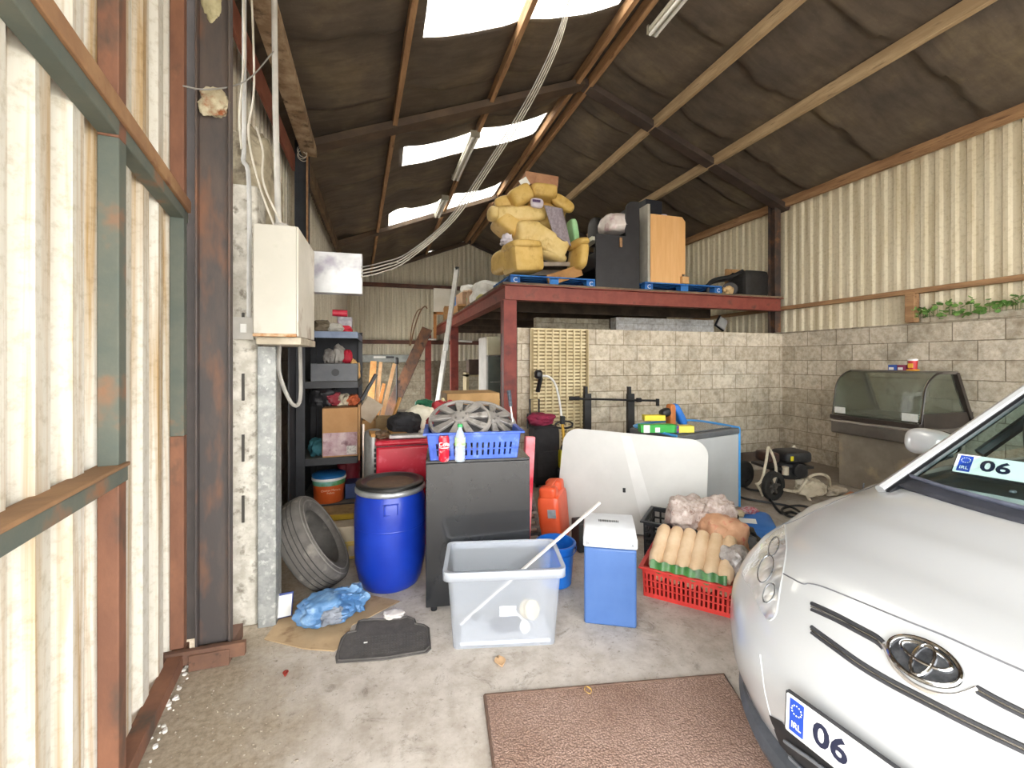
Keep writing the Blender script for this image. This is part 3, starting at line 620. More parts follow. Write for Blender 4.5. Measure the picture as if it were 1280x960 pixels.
for i, (u0, v0, u1, v1, w, m, lb) in enumerate(((467, 452, 463, 510, .13, PL1, 'widest orange timber plank leaning at the far left of the planks'), (476, 453, 470, 515, .075, PL2, 'pale thin timber plank second from the left by the back wall'), (480, 480, 473, 512, .07, PL1, 'shortest orange timber plank in the leaning group'), (493, 455, 477, 523, .08, PL2, 'timber plank standing apart on the right of the leaning planks'))):
    a = PY(u0, v0, 10.2); b = PY(u1, v1, 8.9); d = (b - a); b = a + d * (a.z / max(.05, -d.z) if d.z < 0 else 1)
    mb = MB(); mb.beam(a, b, w, .03, Vector((0, 1, 0))); tag(mb.build('timber_plank', m, bev=.003), lb, 'plank', 'planks leaning near the back wall')
# grey wall channel, black pole with lamp
mb = MB(); a = PY(452, 449, 13.9); b = PY(513, 449, 13.9); mb.bb(a.x, b.x, 13.85, 14.0, a.z - .1, a.z + .14); t = tag(mb.build('grey_canopy', M('#7f8482', '#969b98', 5, .5), bev=.02), 'long grey boxed rail on the back wall above the planks', 'rail')
mb = MB(); mb.bb(a.x + .35, a.x + .7, 13.84, 13.85, a.z + .03, a.z + .09); mb.each('white_label', WHITEP, t, world=True); mb = MB(); mb.bb(a.x + .72, a.x + .95, 13.84, 13.85, a.z + .03, a.z + .09); mb.build('dark_label', BLACKPL, t, world=True)
mb = MB(); a = PY(496, 452, 11.5); mb.cyl((a.x, 11.5, 0), (a.x, 11.5, a.z), .022, seg=8); t = tag(mb.build('black_stand', BLACKPL), 'thin black pole stand with clamp head in front of the back wall', 'stand')
mb = MB(); mb.puff((a.x, 11.5, a.z + .02), (.1, .1, .18), 3); mb.build('clamp_head', BLACKPL, t)
# ---- things under the mezzanine ----
fr = thing('display_fridge', 'tall white glass-door drinks fridge standing under the mezzanine behind the red post', 'fridge', (1.9, 7.4, 0))
mb = MB(); mb.bb(1.66, 1.72, 7.15, 7.75, .02, 1.98); mb.bb(1.92, 2.15, 7.15, 7.75, .02, 1.98); mb.bb(1.72, 1.92, 7.3, 7.75, .02, 1.98); mb.bb(1.72, 1.92, 7.15, 7.3, .02, .3)
mb.build('body', M('#c9c8c3', '#d8d7d3', 5, .4), fr, world=True, bev=.015)
mb = MB(); mb.bb(1.67, 1.9, 7.08, 7.15, 1.66, 1.98); mb.build('header', M('#c5bfa0', '#d2ccb0', 5, .5), fr, world=True, bev=.012)
mb = MB(); mb.bb(1.69, 1.9, 7.11, 7.14, .3, 1.64); mb.build('glass_door', M('#59635f', '#6b756f', 4, .12, clear=.5), fr, world=True)
mb = MB(); 
for z in (.6, .9, 1.2): mb.bb(1.72, 1.9, 7.1, 7.11, z, z + .012)
mb.each('shelf', GALV, fr, world=True)
def boxat(name, label, cat, u0, v0, u1, v1, y, dep, mat, z0=None, bev=.01, **k):
    a = PY(u0, v0, y); b = PY(u1, v1, y); mb = MB(); mb.bb(a.x, b.x, y, y + dep, b.z if z0 is None else z0, a.z)
    return tag(mb.build(name, mat, bev=bev), label, cat)
t = thing('wooden_cabinet', 'pale open wooden shelf unit in the shade under the mezzanine', 'shelf unit', tuple(PY(594, 500, 9.0)))
a = PY(583, 466, 9.0); b = PY(603, 520, 9.0)
mb = MB(); mb.bb(a.x, a.x + .05, 9, 9.4, 0, a.z); mb.bb(b.x - .0, b.x + .05, 9, 9.4, 0, a.z); mb.build('side_panel', M('#a99b78', '#bdae8b', 6, .7), t, world=True)
mb = MB(); mb.bb(a.x, b.x + .05, 9, 9.4, a.z - .08, a.z - .04); mb.bb(a.x, b.x + .05, 9, 9.4, .5, .54); mb.each('shelf', M('#a99b78', '#bdae8b', 6, .7), t, world=True)
mb = MB(); mb.bb(a.x + .06, a.x + .6, 9.05, 9.35, a.z - .04, a.z + .28); tag(mb.build('brown_box', M('#4e3f38', '#5d4c43', 6, .8), bev=.01), 'brown box on the pale shelf unit under the mezzanine', 'box')
mb = MB(); a = PY(529, 423, 13.0); mb.cyl(PY(530, 424, 12.9), PY(545, 424, 12.9), .03, seg=8); tag(mb.build('fluorescent_tube', WHITEP), 'white tube light far back under the mezzanine, left of the posts', 'light')
mb = MB(); mb.cyl(PY(573, 426, 11.9), PY(590, 427, 11.9), .03, seg=8); tag(mb.build('fluorescent_tube', WHITEP), 'white tube light far back under the mezzanine, right of the middle post', 'light')
# paper/tile hung on the white inner wall
mb = MB(); p = PY(903, 404, 6.95); mb.box(p, (.2, .03, .2), rotm(0, 30, 0)); t = tag(mb.build('floodlight', M('#c9c9c7', '#dbdbd9', 6, .5), bev=.01), 'tilted square white floodlight on the painted inner wall below the mezzanine beam', 'light'); mb = MB(); mb.box(p + Vector((0, .03, 0)), (.24, .04, .24), rotm(0, 30, 0)); mb.build('black_housing', BLACKPL, t, bev=.01)
# rolled items / roll cage between block walls
# ---- against the middle block wall ----
sl = thing('slatted_bed_base', 'cream slatted panel with seven columns standing against the block wall', 'slatted panel', (2.3, 5.53, 0))
SLM = M('#c5b48c', '#d5c6a0', 5, .7); 
a = PY(664, 411, 5.52); b = PY(735, 412, 5.52); x0, x1, zt, zb = a.x, b.x, a.z, .28
mb = MB()
for i in range(9): x = x0 + (x1 - x0) * i / 8; mb.bb(x - .012, x + .012, 5.515, 5.545, zb, zt)
mb.each('upright', SLM, sl, world=True)
mb = MB(); n = 36
for i in range(n + 1): z = zb + (zt - zb) * i / n; mb.bb(x0, x1, 5.53, 5.56, z - .014, z + .012)
o = mb.build('slat', SLM, sl, world=True); o['kind'] = 'stuff'
mb = MB(); mb.bb(x0, x1, 5.57, 5.585, zb, zt); mb.bb(x0, x0 + .03, 5.51, 5.58, 0, zt); mb.bb(x1 - .03, x1, 5.51, 5.58, 0, zt); mb.build('backing', M('#8d7c5a', '#a08e69', 6, .8), sl, world=True)
# roof bar trestle
tb = thing('steel_trestle', 'black steel frame with two uprights and a long crossbar in front of the block wall', 'frame', (2.95, 5.3, 0))
for u in (734, 788):
    a = PY(u, 492, 5.3); mb = MB(); mb.bb(a.x - .05, a.x + .05, 5.27, 5.33, 0, a.z); mb.bb(a.x - .06, a.x - .02, 5.24, 5.3, a.z, a.z + .1); mb.each('upright', BLACKM, tb, world=True, bev=.004)
mb = MB(); mb.cyl(PY(712, 498, 5.22), PY(822, 501, 5.22), .014, seg=8); mb.cyl(PY(712, 498, 5.22), PY(724, 498, 5.22), .025, seg=8); mb.cyl(PY(796, 500, 5.22), PY(801, 500, 5.22), .03, seg=8); mb.box(PY(822, 503, 5.22), (.03, .04, .1)); mb.build('crossbar', BLACKM, tb, world=True)
# suitcase
sc_ = thing('suitcase', 'black trolley suitcase with raised handle below the slatted panel', 'suitcase', (1.95, 5.15, 0))
mb = MB(); mb.puff((1.93, 5.1, .4), (.34, .26, .72), 10, rotm(0, 0, 0)); mb.build('shell', M('#1c1b1e', '#252427', 14, .8, bmp=.2), sc_, world=True)
mb = MB(); mb.box((1.93, 4.965, .3), (.28, .02, .32)); mb.build('front_pocket', M('#232225', '#2b2a2d', 14, .85), sc_, world=True, bev=.01)
mb = MB(); mb.tube([(1.78, 5.2, .72), (1.78, 5.2, 1.08), (1.9, 5.2, 1.08), (1.9, 5.2, .72)], .012, 6); mb.tube([(1.73, 5.15, .72), (1.73, 5.15, .9), (1.86, 5.15, .9), (1.86, 5.15, .72)], .012, 6); mb.build('handle', BLACKM, sc_, world=True)
for x in (1.81, 2.05): mb = MB(); mb.cyl((x - .02, 5.05, .03), (x + .02, 5.05, .03), .03, seg=12); mb.build('wheel', BLACKPL, sc_, world=True)
mb = MB(); mb.crumple((1.9, 5.15, .83), (.34, .26, .16), .3, 2.5, seed=20, flat=False); tag(mb.build('maroon_jacket', M('#6d1733', '#8a1f40', 8, .8)), 'maroon bag lying on top of the black suitcase', 'bag')
# strimmer
st = thing('strimmer', 'yellow and black grass strimmer standing upside down against the slatted panel', 'strimmer', (2.1, 5.0, 0))
pts = smoothpath([PY(u, v, y) for u, v, y in ((676, 470, 5.35), (686, 471, 5.3), (694, 480, 5.25), (699, 500, 5.15), (702, 521, 5.1))]); mb = MB(); mb.tube(pts, .014, 8); mb.build('shaft', M('#c9c8c5', '#dbdad7', 6, .4), st, world=True)
mb = MB(); mb.tube([PY(702, 521, 5.1), PY(706, 560, 5.0), PY(703, 590, 4.97)], .02, 8); mb.build('lower_shaft', M('#c79a1e', '#d6ab2c', 6, .5), st, world=True)
mb = MB(); p = PY(673, 468, 5.35); mb.puff(p, (.1, .12, .12), 3); mb.beam(PY(676, 472, 5.33), PY(672, 490, 5.3), .05, .03); mb.build('cutter_head', BLACKPL, st, world=True)
mb = MB(); c = PY(705, 531, 5.07); mb.tube([c + Vector((.12 * math.cos(a), .05 * math.sin(a) * 0, .045 * math.sin(a))) for a in [2 * math.pi * i / 18 for i in range(19)]], .012, 6); mb.box(PY(703, 525, 5.07), (.05, .05, .1)); mb.build('loop_handle', BLACKPL, st, world=True)
mb = MB(); mb.puff(PY(703, 575, 4.95), (.11, .12, .26), 4); mb.build('motor_housing', M('#b9b31a', '#ccc62a', 6, .5), st, world=True)
mb = MB(); mb.puff(PY(700, 592, 4.95), (.12, .12, .16), 4); mb.puff(PY(706, 563, 4.93), (.09, .1, .12), 4); mb.build('grip', BLACKPL, st, world=True)
# plants on the right wall
mb = MB(); stx = MB()
for i in range(46):
    y = 3.75 - i * .028; z = 2.13 + random.random() * .09 + .03 * math.sin(i); x = 6.36 + random.uniform(-.05, .03)
    for k in range(3):
        c = Vector((x + random.uniform(-.03, .03), y + random.uniform(-.04, .04), z + random.uniform(-.04, .05))); r_ = random.uniform(.02, .035); B = rotm(random.uniform(-60, 60), random.uniform(-60, 60), random.uniform(0, 360))
        mb.add([c + B @ Vector((r_ * math.cos(a) * (1 + .3 * (j % 2)), r_ * math.sin(a), .004 * (j % 2))) for j, a in enumerate([2 * math.pi * q / 7 for q in range(7)])], [tuple(range(7))])
    stx.cyl((x, y, 2.1), (x, y, z), .003, seg=4)
t = tag(mb.build('ivy_plant', M('#4f7a36', '#7fa352', 30, .6)), 'green leafy ivy growing on top of the right hand block wall', 'plant'); stx.build('stem', M('#5c6a3a'), t)['kind'] = 'stuff'
# hanging cables
cb = thing('cable_bundle', 'bundle of pale cables sagging from the galvanised box up to the roof ridge', 'cables', tuple(PY(453, 335, 3.3)))
for k in range(4):
    pts = smoothpath([PY(452, 334 + 4 * k, 3.35), PY(478, 328 + 5 * k - k, 3.5), PY(510, 316 + 5 * k - 2 * k, 3.7), PY(560 + k * 3, 274, 3.9), PY(606 + k * 3, 208, 4.1), PY(655 + k * 3, 130, 4.1), PY(690 + k * 2.5, 60, 4.05), PY(711 + k * 1.5, 0, 4.05), PY(725 + k * 1.5, -45, 4.0)], 5)
    mb = MB(); mb.tube(pts, .0055, 6); mb.build('cable', M('#8f8a80', '#a8a297', 8, .6) if k else M('#6e6a66', '#8a8580', 6, .6), cb, world=True)
# fluorescent fittings
def fitting(label, a, b, r=.05):
    t = thing('fluorescent_light', label, 'light', tuple(a)); a = Vector(a); b = Vector(b)
    mb = MB(); mb.beam(a, b, .12, .05); mb.build('housing', M('#a9a596', '#bdb9aa', 5, .6), t, world=True, bev=.005)
    mb = MB(); mb.tube([a + Vector((-.035, 0, -.05)), b + Vector((-.035, 0, -.05))], .018, 8); mb.tube([a + Vector((.035, 0, -.05)), b + Vector((.035, 0, -.05))], .018, 8); mb.build('tube', WHITEP, t, world=True)
    mb = MB(); mb.box(a, (.14, .03, .1)); mb.box(b, (.14, .03, .1)); mb.each('end_cap', M('#8f8a7a'), t, world=True)
fitting('twin tube light fitting on the purlin below the middle skylight', (1.3, 6.3, 4.93), (1.26, 7.9, 4.93))
fitting('twin tube light fitting beside the ridge at the top of the frame', (2.96, 3.0, 5.36), (2.96, 4.3, 5.36))
fitting('twin tube light fitting far back on the purlin by the last skylight', (1.18, 8.7, 4.84), (1.15, 9.8, 4.84))
# ================= FLOOR OBJECTS =================
def rotpt(x, y, rz): a = R(rz); return (x * math.cos(a) - y * math.sin(a), x * math.sin(a) + y * math.cos(a))
# --- blue barrel ---
BLB = M('#11309a', '#1538a6', 5, .35)
t = thing('plastic_barrel', 'tall royal blue plastic barrel with black lid beside the tyre', 'barrel', (.045, 3.22, 0))
mb = MB(); mb.lathe([(.001, 0), (.185, 0), (.2, .012), (.218, .06), (.238, .16), (.243, .2), (.246, .3), (.247, .42), (.247, .5), (.243, .58), (.232, .63), (.218, .66), (.215, .675), (.19, .68)], seg=48); mb.build('barrel_body', BLB, t, smooth=50)
mb = MB(); mb.lathe([(.234, .655), (.243, .664), (.243, .684), (.234, .693), (.222, .693), (.222, .655)], seg=48); mb.build('clamp_band', M('#a9acae', '#bfc2c4', 9, .35, .6), t, smooth=50)
mb = MB(); mb.lathe([(.228, .694), (.236, .70), (.236, .716), (.225, .722), (.2, .722), (.185, .708), (.15, .705), (.001, .705)], seg=48); l = mb.build('lid', M('#1a1a1b', '#252524', 8, .4), t, smooth=40)
mb = MB(); mb.lathe([(.165, .7052), (.16, .708), (.001, .7085)], seg=32); mb.build('lid_dust', M('#5c4a3c', '#6f5b48', 14, .8), l)
mb = MB(); q = rotm(0, 0, 8)
for w, h, d in ((.085, .07, .004),):
    c = Vector((0, -.238, .58)); mb.box(c + Vector((0, 0, h / 2)), (w + .012, .012, .008), q); mb.box(c + Vector((0, 0, -h / 2)), (w + .012, .012, .008), q); mb.box(c + Vector((-w / 2, 0, 0)), (.008, .016, h), q); mb.box(c + Vector((w / 2, .003, 0)), (.008, .016, h), q)
mb.build('moulded_recess', BLB, t, bev=.003)
mb = MB(); mb.ring([(.2468, .425), (.249, .43), (.2468, .435)], seg=48); mb.build('seam_ring', BLB, t)
# --- tyre ---
ax = (Vector((CC, -SS, 0)) * .80 + Vector((0, 0, 1)) * .50 + Vector((SS, CC, 0)) * .22).normalized()
B = basis(ax)
prof = [(.205, -.07), (.215, -.085), (.25, -.1), (.29, -.098), (.312, -.085), (.322, -.07), (.325, -.04), (.326, 0), (.325, .04), (.322, .07), (.312, .085), (.29, .098), (.25, .1), (.215, .085), (.205, .07), (.212, .07), (.225, .075), (.26, .088), (.295, .08), (.305, .05), (.306, 0), (.305, -.05), (.295, -.08), (.26, -.088), (.225, -.075), (.212, -.07)]
mb = MB(); cz = min((B @ Vector((r * math.cos(a), r * math.sin(a), z))).z for r, z in prof for a in [k * .1 for k in range(63)])
p = PD(391, 688, 3.0)
t = thing('car_tyre', 'worn grey car tyre leaning over between the galvanised post and blue barrel', 'tyre', (p.x, p.y, -cz + .004))
mb.ring(prof, seg=64, rot=B); mb.build('tyre_casing', M('#4f4c48', '#625e59', 7, .9, c3='#77726b', sc3=9, bmp=.3), t, smooth=40)
mb = MB()
for z in (-.045, -.015, .015, .045): mb.ring([(.3262, z - .003), (.3275, z), (.3262, z + .003)], seg=64, rot=B)
mb.build('tread_groove', M('#2c2b2a', '#3b3937', 30, .9), t)
mb = MB(); mb.ring([(.262, .1), (.264, .103), (.27, .103), (.272, .1)], seg=64, rot=B); mb.ring([(.298, .094), (.3, .098), (.305, .093)], seg=64, rot=B); mb.build('sidewall_rib', M('#6b6863', '#7b7771', 9, .9), t)
# --- cardboard sheet, blue bag, car mat, tissue, sign ---
def flat(pts, h, mat, name, label, cat, bev=.002, z=0.0):
    mb = MB(); w = [PZ(u, v, z) for u, v in pts]; mb.prism([(q.x, q.y) for q in w], h, (0, 0, z)); return tag(mb.build(name, mat, bev=bev), label, cat)
flat([(330, 800), (352, 770), (372, 752), (450, 742), (500, 752), (462, 772), (440, 782), (430, 806), (418, 815), (380, 812)], .006, M('#a38a69', '#b09775', 5, .9, c3='#84694c', sc3=7), 'cardboard_sheet', 'flattened brown cardboard sheet on the floor under tyre and blue bag', 'cardboard')
c = PZ(412, 782); mb = MB(); mb.crumple((c.x - .03, c.y + .04, .085), (.30, .24, .15), .42, 2.6, seed=31, k=20); mb.crumple((c.x + .1, c.y + .09, .085), (.2, .16, .15), .5, 3.5, seed=32, k=14); t = tag(mb.build('blue_bag', M('#47719f', '#6b93ba', 6, .45, c3='#87a6c4', sc3=12)), 'crumpled blue plastic bag lying on the cardboard in front of the tyre', 'bag')
mb = MB(); mb.crumple((c.x + .02, c.y - .06, .09), (.12, .07, .09), .35, 4, seed=33, k=12, flat=False); mb.build('grey_lining', M('#6d7480', '#868c95', 12, .7), t)
mt = thing('rubber_car_mat', 'dark grey moulded rubber car footwell mat lying on the concrete', 'mat', tuple(PZ(480, 802)))
out = [(420, 830), (419, 822), (426, 799), (432, 793), (443, 791), (447, 778), (453, 776), (500, 775), (510, 772), (519, 775), (521, 781), (532, 783), (537, 786), (539, 812), (534, 817), (480, 826)]
w = [PZ(u, v) for u, v in out]; mb = MB(); mb.prism([(q.x, q.y) for q in w], .007, (0, 0, .001)); RM = M('#4a4745', '#575350', 14, .85, bmp=.3); mb.build('mat_base', RM, mt, world=True, bev=.002)
mb = MB()
c0 = sum(w, Vector()) / len(w)
mb.tube([Vector((q.x, q.y, .01)).lerp(Vector((c0.x, c0.y, .01)), .05) for q in w] + [Vector((w[0].x, w[0].y, .01)).lerp(Vector((c0.x, c0.y, .01)), .05)], .006, 6); mb.build('rim', RM, mt, world=True)
mb = MB()
for i in range(24):
    for j in range(8):
        q = PZ(438 + i * 4, 798 + j * 3 - i * .35, .008); mb.puff(q, (.008, .008, .005), 2.5, k=2)
o = mb.build('grip_nub', M('#3c3a38'), mt, world=True); o['kind'] = 'stuff'
mb = MB(); q = PZ(457, 803, .009); mb.box(q, (.02, .01, .002)); mb.build('white_mark', WHITEP, mt, world=True)
c = PZ(492, 772); mb = MB(); mb.crumple((c.x, c.y, .02), (.12, .08, .035), .3, 3, seed=40, k=10); tag(mb.build('tissue', M('#c9c3bf', '#ddd8d4', 15, .9)), 'crumpled white tissue between rubber mat and blue barrel', 'tissue')
c = PZ(450, 742); mb = MB(); mb.box((c.x, c.y + .05, .03), (.07, .02, .05), rotm(20, 0, 10)); tag(mb.build('paper_scrap', M('#a9b4bf', '#bcc5ce', 9, .8)), 'small pale scrap of paper between the tyre and the barrel', 'paper')
a = PZ(354, 774); mb = MB(); mb.box((a.x, a.y + .02, .075), (.10, .012, .14), rotm(-14, 6, 20)); t = tag(mb.build('notice_board', M('#1f2f66', '#27397a', 5, .5), bev=.004), 'small white board with dark blue edge beside the galvanised post', 'board')
mb = MB(); mb.box((a.x + .001, a.y + .011, .075), (.085, .006, .12), rotm(-14, 6, 20)); mb.build('white_face', WHITEP, t)
# --- door mat ---
dm = [(606, 872), (905, 846), (1010, 1010), (628, 1050)]
w = [PZ(u, v) for u, v in dm]
m_, nt, b = nodes('coir'); v = coords(nt); f = nz(nt, v, 60, 4); vo = nt.nodes.new('ShaderNodeTexVoronoi'); vo.inputs['Scale'].default_value = 120; nt.links.new(v, vo.inputs['Vector'])
r = ramp(nt, vo.outputs['Distance'], [(.1, lin('#b59a8a')), (.65, lin('#866e62'))]); f2 = nz(nt, v, 3, 5); r2 = ramp(nt, f2, [(.35, lin('#d8cdc4')), (.65, lin('#ffffff'))])
nt.links.new(mix(nt, .8, r.outputs[0], r2.outputs[0], 'MULTIPLY'), b.inputs['Base Color']); b.inputs['Roughness'].default_value = .95; bump(nt, b, vo.outputs['Distance'], .8, .006); COIR = m_
t = thing('door_mat', 'large brown looped mat on the concrete in front of the car', 'mat', tuple(w[0]))
mb = MB(); mb.prism([(q.x, q.y) for q in w], .012); mb.build('mat_pile', COIR, t, world=True, bev=.003)
mb = MB(); mb.tube([Vector((q.x, q.y, .009)) for q in w + [w[0]]], .008, 6); mb.build('edge_binding', M('#59453a', '#6b5547', 30, .9), t, world=True)
# scattered grit and leaves near the left
mb = MB()
for i in range(300):
    u = random.gauss(290, 70); v_ = random.uniform(790, 958)
    if u < 200 or u > 480: continue
    q = PZ(u, v_); s = random.uniform(.0015, .005); mb.puff((q.x, q.y, s * .4), (s * 2, s * 1.6, s), 2.5, rotm(0, 0, random.random() * 180), 2)
tag(mb.build('grit', M('#8f8576', '#aaa193', 90, .9, c3='#5a4a3a', sc3=120)), 'loose grit and chippings scattered over the dirty concrete by the column', 'grit', kind='stuff')
def leaf(u, v_, c, lb, s=.03):
    q = PZ(u, v_, .004); mb = MB(); mb.grid(lambda a, b_: q + Vector(((a - .5) * s * (1 - abs(2 * b_ - 1) ** 2 * .9) * 2, (b_ - .5) * s * 2.6, .012 * (2 * a - 1) ** 2)), 4, 6); tag(mb.build('dry_leaf', M(c, c, 5, .8), solid=.001), lb, 'leaf')
leaf(625, 828, '#c4a27c', 'pale dry leaf on the concrete between the clear box and the doormat'); leaf(735, 865, '#c9a34c', 'small yellow leaf on the brown doormat', .018)
leaf(357, 843, '#9c3a2c', 'small reddish leaf on the dirty concrete below the cardboard', .014)
# --- black under-counter cabinet ---
cab = thing('black_cabinet', 'scuffed black cabinet carrying the blue crate of hubcaps', 'cabinet', (.25, 2.74, 0), -6.8)
BKC = M('#1d1f22', '#26282b', 3, .25, clear=.3)
mb = MB(); mb.bb(0, .665, .03, .43, .03, .93); mb.build('body', BKC, cab, bev=.006)
mb = MB(); mb.bb(0, .665, 0, .028, .03, .93); mb.build('door_panel', BKC, cab, bev=.005)
mb = MB(); mb.bb(0, .665, .0, .43, .931, .947); mb.build('worktop', M('#2b2d31', '#34373b', 5, .15), cab, bev=.003)
for x in (.05, .6):
    mb = MB(); mb.cyl((x, .03, 0), (x, .03, .03), .02, seg=12); mb.each('foot', BLACKPL, cab)
# --- blue crate w/ hubcaps ---
BCR = M('#2c4fae', '#3b5fc0', 6, .45, c3='#6d86d0', sc3=10)
def crate(name, label, loc, rz, w, d, h, mat, flare=1.08, rows=3, cols=11, cat='crate', fold=.025, t_=.006, z0=.01, solidband=.25, cell=.55):
    t = thing(name, label, cat, loc, rz); ba = MB()
    bw, bd = w / flare, d / flare
    ba.bb(-bw / 2, bw / 2, -bd / 2, bd / 2, 0, .012); ba.build('base', mat, t, bev=.002)
    def panel(n, ax):
        mb = MB(); L = (bw, bd)[ax]; LT = (w, d)[ax]; off = (bd, bw)[ax] / 2; offT = (d, w)[ax] / 2
        sgn = 1 if n else -1
        def P_(s, z): 
            k = z / h; l = (L + (LT - L) * k) * (s - .5); o_ = (off + (offT - off) * k) * sgn
            return Vector((l, o_, z)) if ax == 0 else Vector((o_, l, z))
        def bar(s0, z0_, s1, z1_, tt):
            a = P_(s0, z0_); b = P_(s1, z1_); mb.beam(a, b, t_, tt, Vector((0, 1, 0)) if ax == 0 else Vector((1, 0, 0)))
        def band(z0_, z1_):
            p = [P_(0, z0_), P_(1, z0_), P_(1, z1_), P_(0, z1_)]; nn = Vector((0, sgn, 0)) if ax == 0 else Vector((sgn, 0, 0)); q = [x - nn * t_ for x in p]
            mb.add(p + q, [(0, 1, 2, 3), (7, 6, 5, 4), (0, 4, 5, 1), (1, 5, 6, 2), (2, 6, 7, 3), (3, 7, 4, 0)])
        band(0, h * .14); band(h * (1 - solidband), h)
        zs = [h * .14 + (h * (1 - solidband) - h * .14) * i / rows for i in range(rows + 1)]
        for z in zs[1:-1]: band(z - h * .022, z + h * .022)
        for i in range(cols + 1):
            s = i / cols; c_ = .5 * (1 - cell) / cols if 0 < i < cols else (1 - cell) / cols
            sa, sb = max(0, s - c_), min(1, s + c_)
            p = [P_(sa, zs[0]), P_(sb, zs[0]), P_(sb, zs[-1]), P_(sa, zs[-1])]; nn = Vector((0, sgn, 0)) if ax == 0 else Vector((sgn, 0, 0)); q = [x - nn * t_ for x in p]
            mb.add(p + q, [(0, 1, 2, 3), (7, 6, 5, 4), (0, 4, 5, 1), (1, 5, 6, 2), (2, 6, 7, 3), (3, 7, 4, 0)])
        mb.build('side_panel', mat, t)
    for n in (0, 1): panel(n, 0); panel(n, 1)
    mb = MB()
    for z in (h,):
        for sx in (-1, 1): mb.box((sx * (w / 2 + fold / 2 - .004), 0, z - .006), (fold, d + fold * 2, .012))
        for sy in (-1, 1): mb.box((0, sy * (d / 2 + fold / 2 - .004), z - .006), (w, fold, .012))
    mb.build('rim', mat, t, bev=.003)
    return t
bc = crate('blue_crate', 'blue plastic crate full of hubcaps on top of the black cabinet', (.575, 2.885, .948), -7, .60, .37, .175, BCR, rows=2, cols=16, solidband=.4, cell=.35)
HUB = M('#8c8884', '#a19d98', 9, .45, .35, c3='#6d6965', sc3=12)
def hubcap(label, c, rot, r=.2):
    t = thing('hubcap', label, 'hubcap', c, rot=rot, group='hubcaps in the blue crate')
    mb = MB(); mb.ring([(r, 0), (r, .012), (r * .97, .022), (r * .9, .024), (r * .88, .012), (r * .9, 0)], seg=48); mb.build('rim_ring', HUB, t)
    for i in range(9):
        a = 2 * math.pi * i / 9; d = Vector((math.cos(a), math.sin(a), 0)); n_ = Vector((-d.y, d.x, 0)); mb = MB()
        mb.add([d * .04 + n_ * .016 + Vector((0, 0, .04)), d * .04 - n_ * .016 + Vector((0, 0, .04)), d * r * .93 - n_ * .03 + Vector((0, 0, .02)), d * r * .93 + n_ * .03 + Vector((0, 0, .02)), d * .04 + n_ * .016 + Vector((0, 0, .015)), d * .04 - n_ * .016 + Vector((0, 0, .015)), d * r * .93 - n_ * .03, d * r * .93 + n_ * .03], [(0, 1, 2, 3), (7, 6, 5, 4), (0, 4, 5, 1), (1, 5, 6, 2), (2, 6, 7, 3), (3, 7, 4, 0)]); mb.build('spoke', HUB, t, bev=.005)
    mb = MB(); mb.lathe([(.06, .02), (.062, .042), (.05, .05), (.02, .054), (.001, .054)], seg=24); mb.build('hub_cap_centre', HUB, t)
    mb = MB()
    for i in range(5): a = 2 * math.pi * i / 5; mb.cyl((.042 * math.cos(a), .042 * math.sin(a), .05), (.042 * math.cos(a), .042 * math.sin(a), .058), .007, seg=8)
    mb.build('nut_cover', M('#6d6a67'), t)
    mb = MB(); mb.lathe([(r * .85, .002), (r * .84, .005), (.001, .006)], seg=24); mb.build('back_disc', M('#2b2a2a', '#3a3838', 9, .8), t)
    return t
hubcap('front hubcap with split spokes leaning out of the blue crate', (.50, 2.93, 1.165), (R(30), R(-8), R(0)), .215)
hubcap('rear hubcap propped behind the front one in the blue crate', (.72, 2.98, 1.15), (R(32), R(14), R(0)), .2)
hubcap('hubcap lying lowest at the bottom of the blue crate', (.58, 2.90, 1.0), (R(4), R(3), R(0)), .14)
bt = thing('wheel_brace', 'chrome socket bar with black grip sticking out of the blue crate', 'tool', (.82, 2.98, 1.1))
mb = MB(); mb.cyl(PD(641, 527, 2.95), PD(638, 505, 2.97), .006, seg=8); mb.build('shaft', M('#b9b7b4', None, rough=.3, metal=.8), bt, world=True)
mb = MB(); mb.cyl(PD(638.4, 508, 2.965), PD(636, 488, 2.98), .012, .014, seg=10); mb.build('grip', M('#1e2733', '#4a5560', 60, .6), bt, world=True)
cp = PD(555, 580, 2.70); cn = thing('soft_drink_can', 'red soft drink can standing in front of the blue crate', 'can', (cp.x, cp.y, .948))
mb = MB(); mb.lathe([(.001, 0), (.025, 0), (.033, .012), (.033, .145), (.026, .16), (.024, .158), (.001, .156)], seg=24); mb.build('can_body', M('#c2162c', '#cf2237', 6, .3, c3='#d9d2d2', sc3=30), cn)
mb = MB(); mb.lathe([(.0332, .085), (.0334, .086), (.0334, .089), (.0332, .09)], seg=24); mb.build('white_line', WHITEP, cn)
text('Cola', .035, WHITEP, cn, (-.004, -.0345, .11), name='lettering')
cp = PD(575, 580, 2.70); bo = thing('water_bottle', 'clear ribbed water bottle with green cap beside the red can', 'bottle', (cp.x, cp.y, .948))
mb = MB(); mb.lathe([(.001, 0), (.03, 0), (.034, .01)] + [(.034 - .002 * (i % 2), .015 + i * .01) for i in range(13)] + [(.033, .15), (.026, .175), (.014, .2), (.013, .215)], seg=24)
GLASSC = M('#d5e2ea', None, rough=.08, trans=.0, alpha=.42, clear=.8); mb.build('bottle_body', GLASSC, bo)
mb = MB(); mb.lathe([(.0345, .1), (.035, .1), (.035, .15), (.0345, .15)], seg=24); mb.build('label', M('#c5d9c4', '#7fb65f', 30, .5), bo)
mb = MB(); mb.cyl((0, 0, .213), (0, 0, .232), .016, seg=16); mb.build('cap', M('#2f9e57', None, rough=.4), bo)
